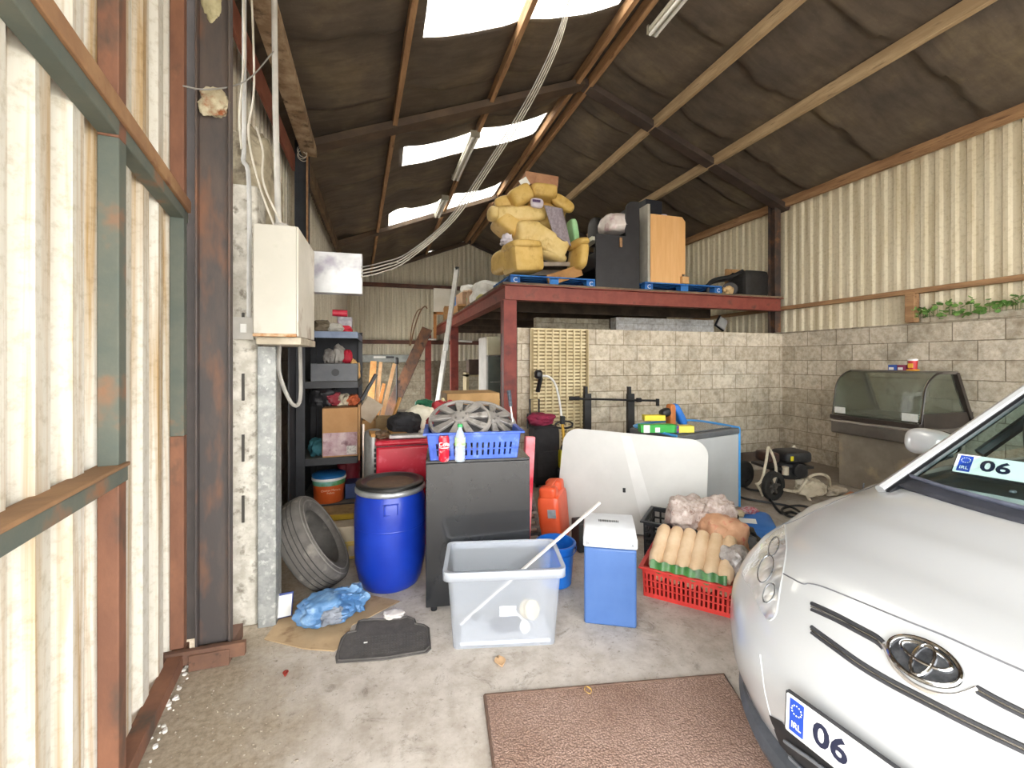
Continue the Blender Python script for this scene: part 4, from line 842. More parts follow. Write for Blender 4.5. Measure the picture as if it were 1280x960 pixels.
# --- red chest freezer behind ---
rc = thing('red_chest', 'bright red drinks chest behind the blue barrel and black cabinet', 'chest', (.55, 3.9, 0))
RED = M('#b81f34', '#c62b40', 4, .3, c3='#cf5a68', sc3=8, hi=.8)
mb = MB(); mb.bb(-.06, 1.09, 3.62, 4.2, .05, .88); mb.build('chest_body', RED, rc, world=True, bev=.02)
mb = MB(); mb.bb(-.07, 1.1, 3.61, 4.21, .885, .93); mb.build('lid', RED, rc, world=True, bev=.02)
mb = MB(); mb.bb(-.05, 1.08, 3.63, 4.19, .878, .886); mb.build('grille_base', BLACKPL, rc, world=True)
for x in (.0, 1.03): mb = MB(); mb.cyl((x, 3.7, 0), (x, 3.7, .05), .03, seg=12); mb.each('foot', BLACKPL, rc, world=True)
rp = thing('red_glossy_sheet', 'narrow red and pink glossy panel leaning behind the right edge of the black cabinet', 'panel', (1.1, 3.45, 0))
mb = MB(); a = PD(668, 545, 3.3); mb.box((a.x - .045, a.y + .05, .5), (.08, .05, .98), rotm(0, 3, 0)); mb.build('panel_face', M('#c12a3d', '#dd8d93', 3, .3), rp, world=True, bev=.01)
# clutter on red chest
CH = .931
def clut(name, label, cat, u, v, y, size, mat, seed, z=CH, amp=.3, n=2.6):
    p = PY(u, v, y); mb = MB(); mb.crumple((p.x, y, z + size[2] * .4), size, amp, 2.6, seed=seed, n=n); return tag(mb.build(name, mat), label, cat)
clut('black_gloves', 'crumpled black cloth heap on the red chest', 'cloth', 505, 535, 3.95, (.28, .26, .2), M('#1a1a1e', '#26262b', 9, .8), 50)
clut('white_rag', 'crumpled white rag at the back of the red chest', 'rag', 525, 525, 4.08, (.26, .16, .24), M('#c3bda9', '#d9d4c2', 9, .8), 51)
p = PY(485, 540, 3.85); mb = MB(); mb.box((p.x, 3.85, CH + .02), (.3, .2, .03), rotm(0, 3, 8)); tag(mb.build('cork_board', M('#b8874a', '#c99a5c', 7, .8), bev=.003), 'flat tan board on the front left of the red chest', 'board')
p = PY(510, 545, 3.72); mb = MB(); mb.box((p.x, 3.7, CH + .018), (.3, .1, .03), rotm(0, 0, -4)); tag(mb.build('silver_tray', M('#9d9a98', '#b9b6b4', 20, .4, .3), bev=.006), 'long silver tray at the front of the red chest', 'tray')
wb = thing('wooden_tray', 'shallow open wooden box standing behind the red chest clutter', 'box', tuple(PY(510, 520, 4.6)))
mb = MB(); p = PY(498, 520, 4.6)
for dy in (-.12, .12): mb.bb(p.x - .22, p.x + .28, 4.6 + dy, 4.615 + dy, .86, 1.0)
for x in (-.22, .27): mb.bb(p.x + x, p.x + x + .012, 4.49, 4.72, .86, 1.0)
mb.bb(p.x - .22, p.x + .28, 4.48, 4.73, .84, .86); mb.build('tray_walls', M('#6f5b3c', '#8a734f', 6, .8), wb, world=True)
mb = MB(); mb.bb(p.x - .3, p.x + .4, 4.42, 4.8, 0, .838); tag(mb.build('plywood_crate', M('#75654c', '#8b7a5f', 5, .9), bev=.008), 'plywood crate behind the red chest holding the shallow wooden box', 'crate')
clut('green_watering_can', 'dark green plastic lump beside the rear mezzanine post', 'can', 529, 512, 7.4, (.34, .3, .4), M('#1c6b4c', '#27805c', 7, .6), 52, z=.55)
mb = MB(); p = PY(529, 512, 7.4); mb.bb(p.x - .3, p.x + .25, 7.2, 7.7, 0, .545); tag(mb.build('storage_box', M('#3b342d', '#4c443a', 6, .9), bev=.01), 'dark storage box under the green plastic lump', 'box')
p = PY(578, 495, 4.8); mb = MB(); mb.bb(p.x - .2, p.x + .38, 4.6, 5.1, .0, 1.22); t = tag(mb.build('plywood_box', M('#a48253', '#b79362', 4, .8), bev=.004), 'tan plywood box seen behind the hubcaps', 'box')
p = PY(552, 505, 4.3); mb = MB(); mb.crumple((p.x, 4.3, 1.0), (.25, .2, .34), .35, 3, seed=54); mb.bb(p.x - .1, p.x + .1, 4.2, 4.4, .0, .9); tag(mb.build('red_cloth', M('#8c1d26', '#a82c34', 7, .7)), 'red cloth bundle behind the left of the hubcaps', 'cloth')
# silver canister
p = PY(467, 600, 3.95); cs = thing('silver_canister', 'tall silver slotted cylinder behind the blue barrel', 'canister', (p.x, 3.95, 0))
mb = MB(); mb.lathe([(.001, 0), (.075, 0), (.08, .01), (.08, .93), (.075, .96), (.05, .975), (.001, .98)], seg=24); mb.build('cylinder', M('#8f8e8b', '#a3a29f', 7, .35, .5), cs)
mb = MB()
for i in range(9): mb.box((0.02, -.079, .45 + i * .045), (.03, .006, .028))
mb.each('vent_slot', BLACKPL, cs)
# --- clear plastic box ---
CLR = bpy.data.materials.new('clear_plastic'); CLR.use_nodes = True; nt = CLR.node_tree; nt.nodes.clear()
o_ = nt.nodes.new('ShaderNodeOutputMaterial'); tp = nt.nodes.new('ShaderNodeBsdfTransparent'); pb = nt.nodes.new('ShaderNodeBsdfPrincipled'); mx = nt.nodes.new('ShaderNodeMixShader')
tp.inputs[0].default_value = (.93, .95, .98, 1); pb.inputs['Base Color'].default_value = lin('#c0c6ce'); pb.inputs['Roughness'].default_value = .3; mx.inputs[0].default_value = .36
nt.links.new(tp.outputs[0], mx.inputs[1]); nt.links.new(pb.outputs[0], mx.inputs[2]); nt.links.new(mx.outputs[0], o_.inputs[0])
CLR2 = CLR.copy(); CLR2.name = 'clear_plastic_rim'; CLR2.node_tree.nodes['Mix Shader'].inputs[0].default_value = .6
bx = thing('clear_storage_box', 'large clear plastic storage box standing empty-looking in front of the black cabinet', 'box', (.36, 2.35, 0), -12.3)
BW, BD, TW, TD, BH = .565, .30, .625, .36, .44
def rbox(z, k=None):
    k = z / BH if k is None else k; w = BW + (TW - BW) * k; d = BD + (TD - BD) * k; return [(BW / 2 + x, BD / 2 + y, z) for x, y in rrect(w, d, .03, 4)]
mb = MB(); zs = [.001, .1, .2, .3, .39, .392, BH]; rings = [rbox(z) for z in zs]; rings[5] = [(BW / 2 + x, BD / 2 + y, .392) for x, y in rrect(TW - .006, TD - .006, .03, 4)]
n = len(rings[0]); vs = [p for r_ in rings for p in r_]; fs = [tuple(range(n))]
for i in range(len(rings) - 1): fs += [(i * n + k, i * n + (k + 1) % n, (i + 1) * n + (k + 1) % n, (i + 1) * n + k) for k in range(n)]
mb.add(vs, fs); mb.build('box_wall', CLR, bx, smooth=50)
mb = MB(); r0 = [(BW / 2 + x, BD / 2 + y) for x, y in rrect(TW, TD, .03, 4)]; r1 = [(BW / 2 + x, BD / 2 + y) for x, y in rrect(TW + .045, TD + .045, .04, 4)]
vs = [(x, y, BH) for x, y in r0] + [(x, y, BH + .002) for x, y in r1] + [(x, y, BH - .045) for x, y in r1]
mb.add(vs, [(k, (k + 1) % n, n + (k + 1) % n, n + k) for k in range(n)] + [(n + k, n + (k + 1) % n, 2 * n + (k + 1) % n, 2 * n + k) for k in range(n)]); mb.build('rim', CLR2, bx, smooth=50, solid=.003)
mb = MB(); mb.box((.30, -.012, .205), (.09, .003, .06), rotm(6, 0, 0)); mb.build('paper_label', M('#cfd2d6', '#e0e2e5', 40, .6), bx)
o = text('BOX', .014, M('#4c5560'), bx, (.30, -.015, .215), (96, 0, 0), name='label_print') if False else None
st_ = thing('white_strip', 'long white plastic strip leaning diagonally out of the clear storage box', 'strip', (.5, 2.5, .02))
a = PD(575, 780, 2.5); a.z = max(a.z, .02); b = PD(750, 628, 2.72); mb = MB(); mb.beam(a, b, .02, .012); mb.build('strip', M('#d5d2cc', '#e3e0da', 6, .5), st_, world=True, bev=.002)
def inbox(x, y, z): a_ = rotpt(x, y, -12.3); return (.36 + a_[0], 2.35 + a_[1], z)
mb = MB(); c = Vector(inbox(.43, .1, .145)); D_ = rotm(70, 0, 20); mb.lathe([(.001, -.03), (.05, -.03), (.05, -.024), (.03, -.02), (.03, .02), (.05, .024), (.05, .03), (.001, .03)], c, 20, D_); tag(mb.build('cream_reel', M('#d8c9a0', '#e4d7b2', 8, .5)), 'cream plastic reel seen through the clear storage box', 'reel')
mb = MB(); c = Vector(inbox(.40, .045, .08)); mb.puff(c, (.06, .02, .08), 2.4, rotm(0, -20, 0)); mb.tube([c + Vector((0, 0, .03)), c + Vector((-.07, .0, .11))], .007, 6); tag(mb.build('plastic_scoop', WHITEP), 'white plastic spoon leaning inside the clear storage box', 'spoon')
mb = MB(); c = Vector(inbox(.3, .12, .06)); mb.crumple(c, (.17, .07, .09), .4, 4, seed=60); tag(mb.build('dark_tool', M('#3a3a44', '#4b4b55', 14, .6)), 'dark small tool lying inside the clear storage box', 'tool')
mb = MB(); c = Vector(inbox(.3, .12, .004)); mb.puff(Vector(inbox(.12, .15, .09)), (.05, .04, .04), 3); tag(mb.build('dark_plug', BLACKPL), 'small black plug at the left inside the clear storage box', 'plug')
mb = MB(); mb.box(Vector(inbox(.29, .14, .014)), (.5, .24, .02), rotm(0, 0, -12.3)); tag(mb.build('foam_sheet', M('#c9ccd2', '#d6d9de', 6, .7)), 'pale grey sheet lying in the bottom of the clear storage box', 'sheet')
# --- blue cool box ---
cw, cd, chh = .305, .30, .5
bc2 = thing('cool_box', 'tall blue electric cool box with white lid next to the clear storage box', 'cool box', (1.15, 2.36, 0), -27)
BLU = M('#44659c', '#4a6ba2', 5, .4)
mb = MB(); mb.bb(0, cw, 0, cd, 0, .46); mb.build('box_body', BLU, bc2, bev=.012)
WL = M('#bfc2c6', '#caced2', 5, .4)
mb = MB(); mb.bb(-.006, cw + .006, -.006, cd + .006, .462, .53); mb.build('lid', WL, bc2, bev=.012, seg=3)
mb = MB(); pts = [(-.004, .53), (cd + .002, .53), (cd + .0, .565), (.10, .565), (.0, .535)]
mb.add([(x, p[0], p[1]) for x in (0.0, cw) for p in pts], [(4, 3, 2, 1, 0), (5, 6, 7, 8, 9)] + [(i, (i + 1) % 5, (i + 1) % 5 + 5, i + 5) for i in range(5)]); l = mb.build('lid_top', WL, bc2, bev=.008, seg=3)
mb = MB()
for i in range(14): mb.box((.09 + i * .009, .16, .567), (.004, .03, .003))
mb.each('vent_slot', BLACKPL, l)
mb = MB(); mb.tube([(.02, -.012, .50), (.02, -.03, .485), (cw - .02, -.03, .485), (cw - .02, -.012, .50)], .008, 8); mb.build('handle', WL, bc2)
mb = MB(); mb.bb(.04, .08, -.009, -.005, .475, .482); mb.build('badge', M('#7e858f'), bc2)
# --- blue bucket ---
bu = thing('blue_bucket', 'bright blue plastic bucket tucked between clear storage box and cool box', 'bucket', (1.17, 2.86, 0))
mb = MB(); mb.lathe([(.001, 0), (.105, 0), (.112, .006), (.132, .27), (.145, .272), (.147, .285), (.14, .292), (.128, .29), (.106, .012), (.001, .01)], seg=40); mb.build('bucket_body', M('#1765c4', '#2273d0', 5, .35), bu, smooth=40)
mb = MB(); mb.tube([(.146 * math.cos(a), -.146 * math.sin(a) * 1.0, .27 - .04 * math.sin(a)) for a in [math.pi * i / 16 for i in range(17)]], .003, 6); mb.build('handle', M('#1765c4', '#2273d0', 5, .35), bu)
# --- orange jerrycan ---
jc = thing('jerrycan', 'orange plastic fuel jerrycan leaning behind the blue bucket', 'jerrycan', (1.44, 3.5, 0), 0, rot=(0, R(-5), R(-35)))
ORG = M('#d5502a', '#e0603a', 5, .4)
mb = MB(); mb.puff((0, 0, .22), (.19, .38, .44), 9); mb.build('can_body', ORG, jc)
mb = MB(); mb.puff((0, .11, .46), (.15, .15, .1), 5); mb.puff((0, -.12, .46), (.15, .12, .1), 5); mb.beam((0, -.14, .50), (0, .14, .50), .06, .03); mb.build('handle', ORG, jc, bev=.008)
mb = MB(); mb.cyl((-.094, .0, .14), (-.11, .0, .14), .07, seg=20); mb.build('side_cap', M('#9b8f86', '#5d4a40', 20, .6), jc)
mb = MB(); mb.box((0.03, -.192, .3), (.07, .004, .07)); mb.build('silver_sticker', M('#9da3a8', '#b7bcc0', 20, .3, .4), jc)
# dark basket in between
mb = MB(); p = PZ(722, 690, 0); mb.box((p.x + .1, p.y + .05, .12), (.2, .16, .24)); tag(mb.build('dark_box', M('#24282b', '#3a3631', 9, .7), bev=.01), 'dark box behind the cool box and blue bucket', 'box')
# rusty stack right of black cabinet
t = thing('grimy_rack', 'dark grimy rack standing between black cabinet and orange jerrycan', 'rack', (1.12, 3.3, 0))
for x in (1.06, 1.22): mb = MB(); mb.beam((x, 3.2, 0), (x - .12, 3.25, .62), .025, .025); mb.build('side_rail', M('#3b302b', '#54443b', 9, .8), t, world=True)
mb = MB()
for i in range(10): z = .05 + i * .055; mb.box((1.14 - z * .19, 3.2 + z * .08, z), (.17, .05, .018))
mb.build('bar', M('#2e2927', '#6d5f55', 12, .7), t, world=True)
# --- red crate with bundles ---
O = Vector((1.66, 2.53, 0)); ang = -46; RX = Vector((math.cos(R(ang)), math.sin(R(ang)), 0)); RY = Vector((-RX.y, RX.x, 0))
def rl(x, y, z): return O + RX * x + RY * y + Vector((0, 0, z))
RCR = M('#b92c26', '#c83a32', 6, .45); c = rl(.3, .21, 0)
crate('red_crate', 'red slotted plastic crate heaped with bags of firelogs beside the car', (c.x, c.y, 0), ang, .6, .42, .2, RCR, flare=1.03, rows=3, cols=22, solidband=.22, cell=.5)
c = rl(.15, .66, 0); crate('black_crate', 'black open-grid plastic crate behind the red crate', (c.x, c.y, 0), ang, .5, .36, .33, BLACKPL, flare=1.03, rows=5, cols=8, solidband=.1, cell=.75)
LOG = M('#cdb08c', '#dcc4a4', 7, .75, bmp=.3)
for i in range(6):
    a = rl(.07 + i * .085, .04, .20); b = rl(.09 + i * .085, .34, .36); mb = MB(); d_ = (b - a); n_ = 8
    mb.tube([a + d_ * (k / n_) for k in range(n_ + 1)], 0, 14, rf=lambda t_: .05 * (1 - .25 * (2 * abs(t_ - .5)) ** 6) + .003 * math.sin(t_ * 30 + i)); tag(mb.build('firelog', LOG, smooth=50), ['leftmost brown firelog in the plastic pack on the red crate', 'second firelog from the left in the pack on the red crate', 'third firelog from the left in the pack on the red crate', 'fourth firelog from the left in the pack on the red crate', 'fifth firelog from the left in the pack on the red crate', 'rightmost firelog in the pack on the red crate'][i], 'firelog', 'pack of firelogs on the red crate')
mb = MB()
mb.grid(lambda s, t_: rl(.05 + s * .46, -.012 + .006 * math.sin(s * 31) + .03 * t_, .185 + .06 * t_ + .006 * math.sin(s * 40)), 40, 3)
tag(mb.build('plastic_sleeve', M('#2c5c2c', '#4f8f44', 12, .4, c3='#1c1f1c', sc3=12)), 'green printed end of the plastic sleeve holding the firelogs', 'wrapper')
for i in range(5):
    mb = MB(); a = rl(.09 + i * .1, .10, .12); mb.cyl(a, a + RY * .22, .045, seg=16); tag(mb.build('firelog', LOG, bev=.006), 'lower firelog inside the red crate', 'firelog', 'firelogs lying inside the red crate')
mb = MB(); mb.crumple(rl(.46, .5, .3), (.34, .3, .3), .25, 2.5, seed=75); tag(mb.build('kindling_bag', M('#b98c6c', '#cca383', 9, .6, c3='#b03a30', sc3=9)), 'clear bag with orange print lying behind the firelogs', 'bag')
mb = MB(); mb.crumple(rl(.56, .2, .27), (.2, .2, .2), .3, 3, seed=76); tag(mb.build('clear_bag', M('#77726f', '#b8b3b0', 11, .3, c3='#3c3a39', sc3=9, clear=.4)), 'transparent bag of dark scraps at the right of the red crate', 'bag')
for k, (x, y, z, s) in enumerate(((.22, .58, .4, .28), (.4, .68, .43, .22))):
    mb = MB(); mb.crumple(rl(x, y, z), (s * 1.2, s, s), .3, 3, seed=80 + k, k=16); tag(mb.build('nut_bag', M('#b9a89e', '#dccfc8', 26, .5, c3='#8a6d62', sc3=30, clear=.3, alpha=.75)), ('clear bag of wood shavings on top of the black crate' if k == 0 else 'bag with red label behind the wood shavings'), 'bag')
mb = MB(); mb.box(rl(.42, .6, .36), (.2, .02, .06), rotm(0, 0, ang)); tag(mb.build('red_label', M('#b22b24', '#c9453c', 20, .5)), 'red strip label behind the firelog pack', 'label')
# black bin bags
BB = M('#141517', '#1e2023', 8, .25, clear=.2)
for k, (u, v, d_, s, lb) in enumerate(((893, 655, 3.75, (.3, .3, .34), 'black bin bag standing against the white chest freezer'), (915, 672, 3.5, (.42, .3, .22), 'black bin bag lying low between freezer and car'), (915, 680, 3.35, (.42, .28, .2), 'shiny dark bin bag lying nearest the car'))):
    p = PD(u, v, d_); mb = MB(); mb.crumple((p.x, p.y, s[2] * .42), s, .5, 2.6, seed=90 + k, k=20); tag(mb.build('bin_bag', BB if k < 2 else M('#4b4e52', '#6b6f73', 8, .25)), lb, 'bag')
# blue tool case
p = PZ(935, 657, .1); t = thing('tool_case', 'flat blue plastic case lying on the floor in front of the pressure washer', 'case', (p.x, p.y, 0), -32)
mb = MB(); mb.puff((.0, .03, .1), (.42, .3, .14), 7, rotm(12, 0, 0)); mb.build('case_shell', M('#2f66ad', '#3d76bd', 5, .4), t)
mb = MB(); mb.box((-.02, -.055, .155), (.15, .07, .006), rotm(25, 0, 0)); mb.build('white_sticker', WHITEP, t)
mb = MB(); mb.puff((-.14, -.04, .155), (.1, .06, .012), 2.2, rotm(25, 0, 0)); mb.build('white_badge', M('#b9d0e8'), t)
mb = MB(); mb.crumple((.08, .08, .2), (.18, .1, .05), .4, 4, seed=97, flat=False); tag(mb.build('red_sweets_bag', M('#b23b50', '#c9c0c4', 40, .5), parent=None), '', '')
o = bpy.data.objects[-1] if False else None
for ob in list(bpy.data.objects):
    if ob.name.startswith('red_sweets_bag'):
        ob.location = (p.x, p.y, 0); tag(ob, 'small red and white packet lying on the blue tool case', 'packet')
clut('rubble_piece', 'pale crumpled paper between blue tool case and bin bag', 'paper', 920, 672, 3.05, (.14, .1, .06), M('#b5a78c', '#cabd9f', 20, .8), 99, z=.22)
# --- folding table ---
ft = thing('folding_table', 'white moulded plastic folding table stood on its edge behind the cool box', 'table', (2.2, 3.6, 0))
TL, TR_, BR_, BL_ = PD(707, 535, 4.2), PD(884, 552, 3.8), PD(880, 676, 3.72), PD(695, 653, 4.15)
for q in (BR_, BL_): q.z = max(q.z, .01)
nrm = (TR_ - BR_).cross(BL_ - BR_).normalized(); rd = ray(707, 535); TL = CAM + rd * ((BR_ - CAM).dot(nrm) / rd.dot(nrm))
if nrm.y > 0: nrm = -nrm
def tq(s, t_, o=0): return TL.lerp(TR_, s).lerp(BL_.lerp(BR_, s), t_) + nrm * o
out = []
rr_ = .15
for cx, cy, a0 in ((1 - rr_ * .72, 1 - rr_, 0), (rr_ * .72, 1 - rr_, 90), (rr_ * .72, rr_, 180), (1 - rr_ * .72, rr_, 270)):
    for i in range(7): a = R(a0 + 15 * i); out.append((cx + rr_ * .72 * math.cos(a), cy + rr_ * math.sin(a)))
TBW = M('#b9b9b5', '#c0c0bc', 3, .5)
for k, (o0, o1) in enumerate(((.0, .032), (-.04, -.008))):
    mb = MB(); n = len(out); vs = [tq(s + k * .006, t_, o0) for s, t_ in out] + [tq(s + k * .006, t_, o1) for s, t_ in out]
    mb.add(vs, [tuple(range(n)), tuple(range(2 * n - 1, n - 1, -1))] + [(i, (i + 1) % n, (i + 1) % n + n, i + n) for i in range(n)]); mb.build('table_leaf', TBW, ft, world=True, bev=.006, seg=3)
mb = MB(); mb.box(tq(.47, .58, .034), (.025, .012, .04), rotm(0, 0, -30)); mb.build('catch_slot', BLACKPL, ft, world=True, bev=.003)
mb = MB(); mb.add([tq(.42, .02, .0345), tq(.49, .02, .0345), tq(.72, .97, .0345), tq(.62, .97, .0345)], [(0, 1, 2, 3)]); mb.build('wipe_mark', M('#c4c4c1', '#c9c9c6', 9, .45), ft, world=True)
# --- chest freezer with blue trim ---
A = Vector((2.66, 3.47, 0)); Bp = Vector((3.60, 3.70, 0)); fang = math.degrees(math.atan2((Bp - A).y, (Bp - A).x)); L = (Bp - A).length
cf = thing('chest_freezer', 'white chest freezer with light blue trim and grey lid by the block wall', 'freezer', tuple(A), fang)
FW = M('#b2b3b4', '#bcbdbe', 2, .4); BT = M('#3f8fd0', '#519cd8', 5, .4); GL = M('#55575a', '#626467', 6, .35)
mb = MB(); mb.bb(0, L, 0, .58, .03, .80); mb.build('cabinet_body', FW, cf, bev=.01)
mb = MB(); mb.bb(-.01, L + .01, -.01, .6, .80, .86); mb.build('lid_frame', GL, cf, bev=.012)
mb = MB(); mb.tube(smoothpath([(-.012, -.0, .86), (-.012, .3, .875), (.05, .6, .875), (.4, .62, .885), (L, .6, .87), (L + .012, .3, .875), (L + .012, 0, .862)], 4), .012, 8); mb.tube([(L + .004, -.004, .86), (L + .004, -.004, .03)], .011, 8); mb.build('blue_trim', BT, cf)
mb = MB(); mb.bb(.06, L - .05, .05, .55, .861, .872); mb.build('sliding_glass', M('#4a5055', '#5a6065', 5, .15), cf, bev=.003)
for x in (.06, L - .06): mb = MB(); mb.cyl((x, .06, 0), (x, .06, .03), .025, seg=12); mb.each('foot', BLACKPL, cf)
fz = .873
def onf(u, v, y=None): return PZ(u, v, fz)
def fbox(name, label, u0, u1, v, h, dep, mat, z=fz, cat='box', rz=None):
    a = PZ(u0, v, z); b = PZ(u1, v, z); c = (a + b) / 2; w_ = (b - a).length; ang_ = math.degrees(math.atan2((b - a).y, (b - a).x)); t = thing(name, label, cat, (c.x, c.y, z), ang_)
    mb = MB(); mb.bb(-w_ / 2, w_ / 2, 0, dep, 0, h); mb.build('carton', mat, t, bev=.003); return t, w_
t, w_ = fbox('green_box', 'green carton with white labels lying on the chest freezer', 801, 846, 541, .075, .1, M('#2a9638', '#36a645', 6, .5))
mb = MB(); mb.bb(-w_ * .42, -w_ * .25, -.003, 0, .0, .075); mb.bb(-w_ * .1, w_ * .03, -.003, 0, .005, .05); mb.each('white_label', WHITEP, t)
t, w_ = fbox('yellow_box', 'upper yellow box stacked on the green carton', 806, 832, 526, .055, .1, M('#d3c02a', '#dfcd3c', 6, .5), z=fz + .076)
t, w_ = fbox('yellow_box', 'lower yellow box at the right end on the chest freezer', 849, 868, 541, .065, .1, M('#d8c648', '#e2d25e', 6, .5))
t, w_ = fbox('blue_red_box', 'tiny blue and red carton between green carton and yellow box', 843, 849, 541, .07, .1, M('#2b3a86', '#8c2b3c', 30, .5, lo=.48, hi=.52))
hd = thing('hand_tool', 'blue and black power tool with orange middle lying behind the yellow box', 'power tool', tuple(PZ(840, 530, fz)))
p = PZ(842, 536, fz) + Vector((.06, .14, 0)); mb = MB(); mb.puff(p + Vector((-.06, 0, .15)), (.12, .1, .09), 3, rotm(0, -20, 0)); mb.build('black_grip', BLACKPL, hd, world=True)
mb = MB(); mb.puff(p + Vector((.01, 0, .12)), (.07, .1, .24), 5); mb.build('orange_middle', M('#a3602c', '#b87139', 6, .6), hd, world=True)
mb = MB(); mb.puff(p + Vector((.11, 0, .12)), (.08, .11, .27), 3.5, rotm(0, -30, 0)); mb.build('blue_shell', M('#1e5fae', '#2b6fbd', 6, .5), hd, world=True)
# --- pressure washer / engine ---
g = PZ(967, 627); pw = thing('pressure_washer', 'petrol pressure washer with cream tube frame and black wheel near the corner', 'pressure washer', (g.x, g.y, 0), -8)
CT = M('#c2b7a2', '#d4cab6', 9, .5, c3='#8f8470', sc3=14)
def GP(u, v, dy=0.0):   # point in the washer's own space, at depth row dy behind the wheel plane
    q = PD(u, v, 4.87 + dy) - Vector((g.x, g.y, 0)); a = R(8); return Vector((q.x * math.cos(a) - q.y * math.sin(a), q.x * math.sin(a) + q.y * math.cos(a), q.z))
Bw = basis(Vector((.25, -1, 0)))
mb = MB(); wc_ = GP(966.5, 608) ; wc_.z = .165
mb.ring([(.1, -.03), (.15, -.032), (.163, -.02), (.165, 0), (.163, .02), (.15, .032), (.1, .03)], wc_, 32, Bw); wh = mb.build('wheel', M('#222222', '#32302e', 9, .8), pw)
mb = MB()
for i in range(6): a = 2 * math.pi * i / 6; mb.beam(wc_, wc_ + Bw @ Vector((.115 * math.cos(a), .115 * math.sin(a), 0)), .02, .035, Vector((0, 1, 0)))
mb.lathe([(.03, -.03), (.03, .035), (.001, .035)], wc_, 16, Bw); mb.build('wheel_spokes', M('#4a4846', '#5c5956', 9, .6), wh)
mb = MB(); w2 = wc_ + Vector((.0, .5, 0)); mb.ring([(.1, -.03), (.15, -.032), (.163, -.02), (.165, 0), (.163, .02), (.15, .032), (.1, .03)], w2, 32, Bw); mb.lathe([(.1, -.01), (.1, .01), (.001, .01)], w2, 24, Bw); mb.build('wheel', M('#222222', '#32302e', 9, .8), pw)
def ft_(pts, r=.015, dy=0): mb = MB(); mb.tube(smoothpath([GP(*p) for p in pts], 5), r, 8); return mb.build('frame_tube', CT, pw)
ft_([(945, 606), (952, 600), (957, 580), (960, 561), (962, 561), (968, 575), (970, 590), (966, 606)]); ft_([(990, 562, .5), (993, 558, .5), (997, 570, .5), (1000, 590, .5)], .014)
ft_([(980, 612), (992, 614), (1000, 612), (1008, 600), (1016, 594), (1028, 593), (1036, 598), (1037, 610, .2)], .016); ft_([(1004, 607), (1008, 618), (1016, 630), (1024, 634)], .016); ft_([(945, 604), (950, 612), (953, 620)], .014)
mb = MB(); mb.bb(*[x for x in (GP(966, 0).x, GP(1025, 0).x)], .05, .4, .33, .36); mb.build('engine_deck', BLACKM, pw)
EM = M('#1d1e21', '#2c2c2f', 14, .5, c3='#3f3a37', sc3=18)
a = GP(988, 578); b = GP(1026, 578); mb = MB(); mb.puff(((a.x + b.x) / 2, .2, .46), (b.x - a.x, .3, .14), 5); mb.build('air_filter_housing', EM, pw)
mb = MB(); a = GP(972, 575); mb.puff((a.x, .2, .46), (.16, .25, .12), 5); mb.build('fuel_tank', M('#2c1f1d', '#4a2f28', 9, .5), pw)
mb = MB(); a = GP(1003, 593); mb.puff((a.x, .2, .3), (.34, .3, .2), 4); mb.cyl((a.x, .02, .32), (a.x, .08, .32), .08, seg=20); mb.build('engine_block', EM, pw)
mb = MB(); a = GP(984, 590); mb.cyl((a.x, .05, .28), (a.x, .05, .37), .035, seg=12); mb.build('carburettor', CT, pw); mb = MB(); a = GP(994, 575); mb.box((a.x - .01, .04, .46), (.03, .01, .05)); mb.build('yellow_tag', M('#d6c822'), pw)
mb = MB(); a = GP(1018, 622); mb.crumple((a.x, .05, .12), (.3, .2, .2), .3, 3, seed=101, n=3); tag(mb.build('pump_body', CT, pw), None, None)
hs = thing('hose', 'black rubber hose looping over the floor between freezer and pressure washer', 'hose', tuple(PZ(930, 620)))
mb = MB(); mb.tube(smoothpath([PZ(u, v, .02) for u, v in ((922, 602), (935, 611), (955, 616))] + [PZ(u, v, .02) for u, v in ((975, 640), (990, 640), (1010, 650))], 6), .014, 8); mb.tube(smoothpath([PZ(u, v, .02) for u, v in ((915, 618), (935, 624), (960, 628), (990, 634), (1004, 646), (985, 645), (978, 636), (1000, 632), (1030, 640))], 6), .012, 8); mb.build('hose_run', BLACKPL, hs, world=True)
p = PZ(945, 588); mb = MB(); mb.bb(p.x - .35, p.x + .3, p.y, p.y + .12, .0, .1); tag(mb.build('stone_kerb', M('#9b9284', '#b0a799', 6, .9), bev=.01), 'pale kerb block lying at the foot of the block wall behind the washer', 'kerb')
p = PZ(945, 577); mb = MB(); mb.bb(p.x - .3, p.x + .35, p.y - .05, p.y + .0, .0, .16); tag(mb.build('dark_beam', M('#4b4037', '#63564a', 6, .9), bev=.006), 'dark timber length behind the pale kerb block', 'beam')
p = PZ(1040, 618); mb = MB(); mb.crumple((p.x, p.y, .05), (.3, .2, .1), .4, 3, seed=104); tag(mb.build('rubble', M('#a89c8b', '#c0b5a4', 8, .9)), 'lump of pale rubble beside the display counter', 'rubble')
p = PZ(1050, 622); mb = MB(); mb.box((p.x + .05, p.y - .1, .035), (.2, .1, .065), rotm(0, 0, 20)); tag(mb.build('clay_brick', M('#b06a48', '#c27c58', 8, .9), bev=.005), 'single orange clay brick by the display counter', 'brick')
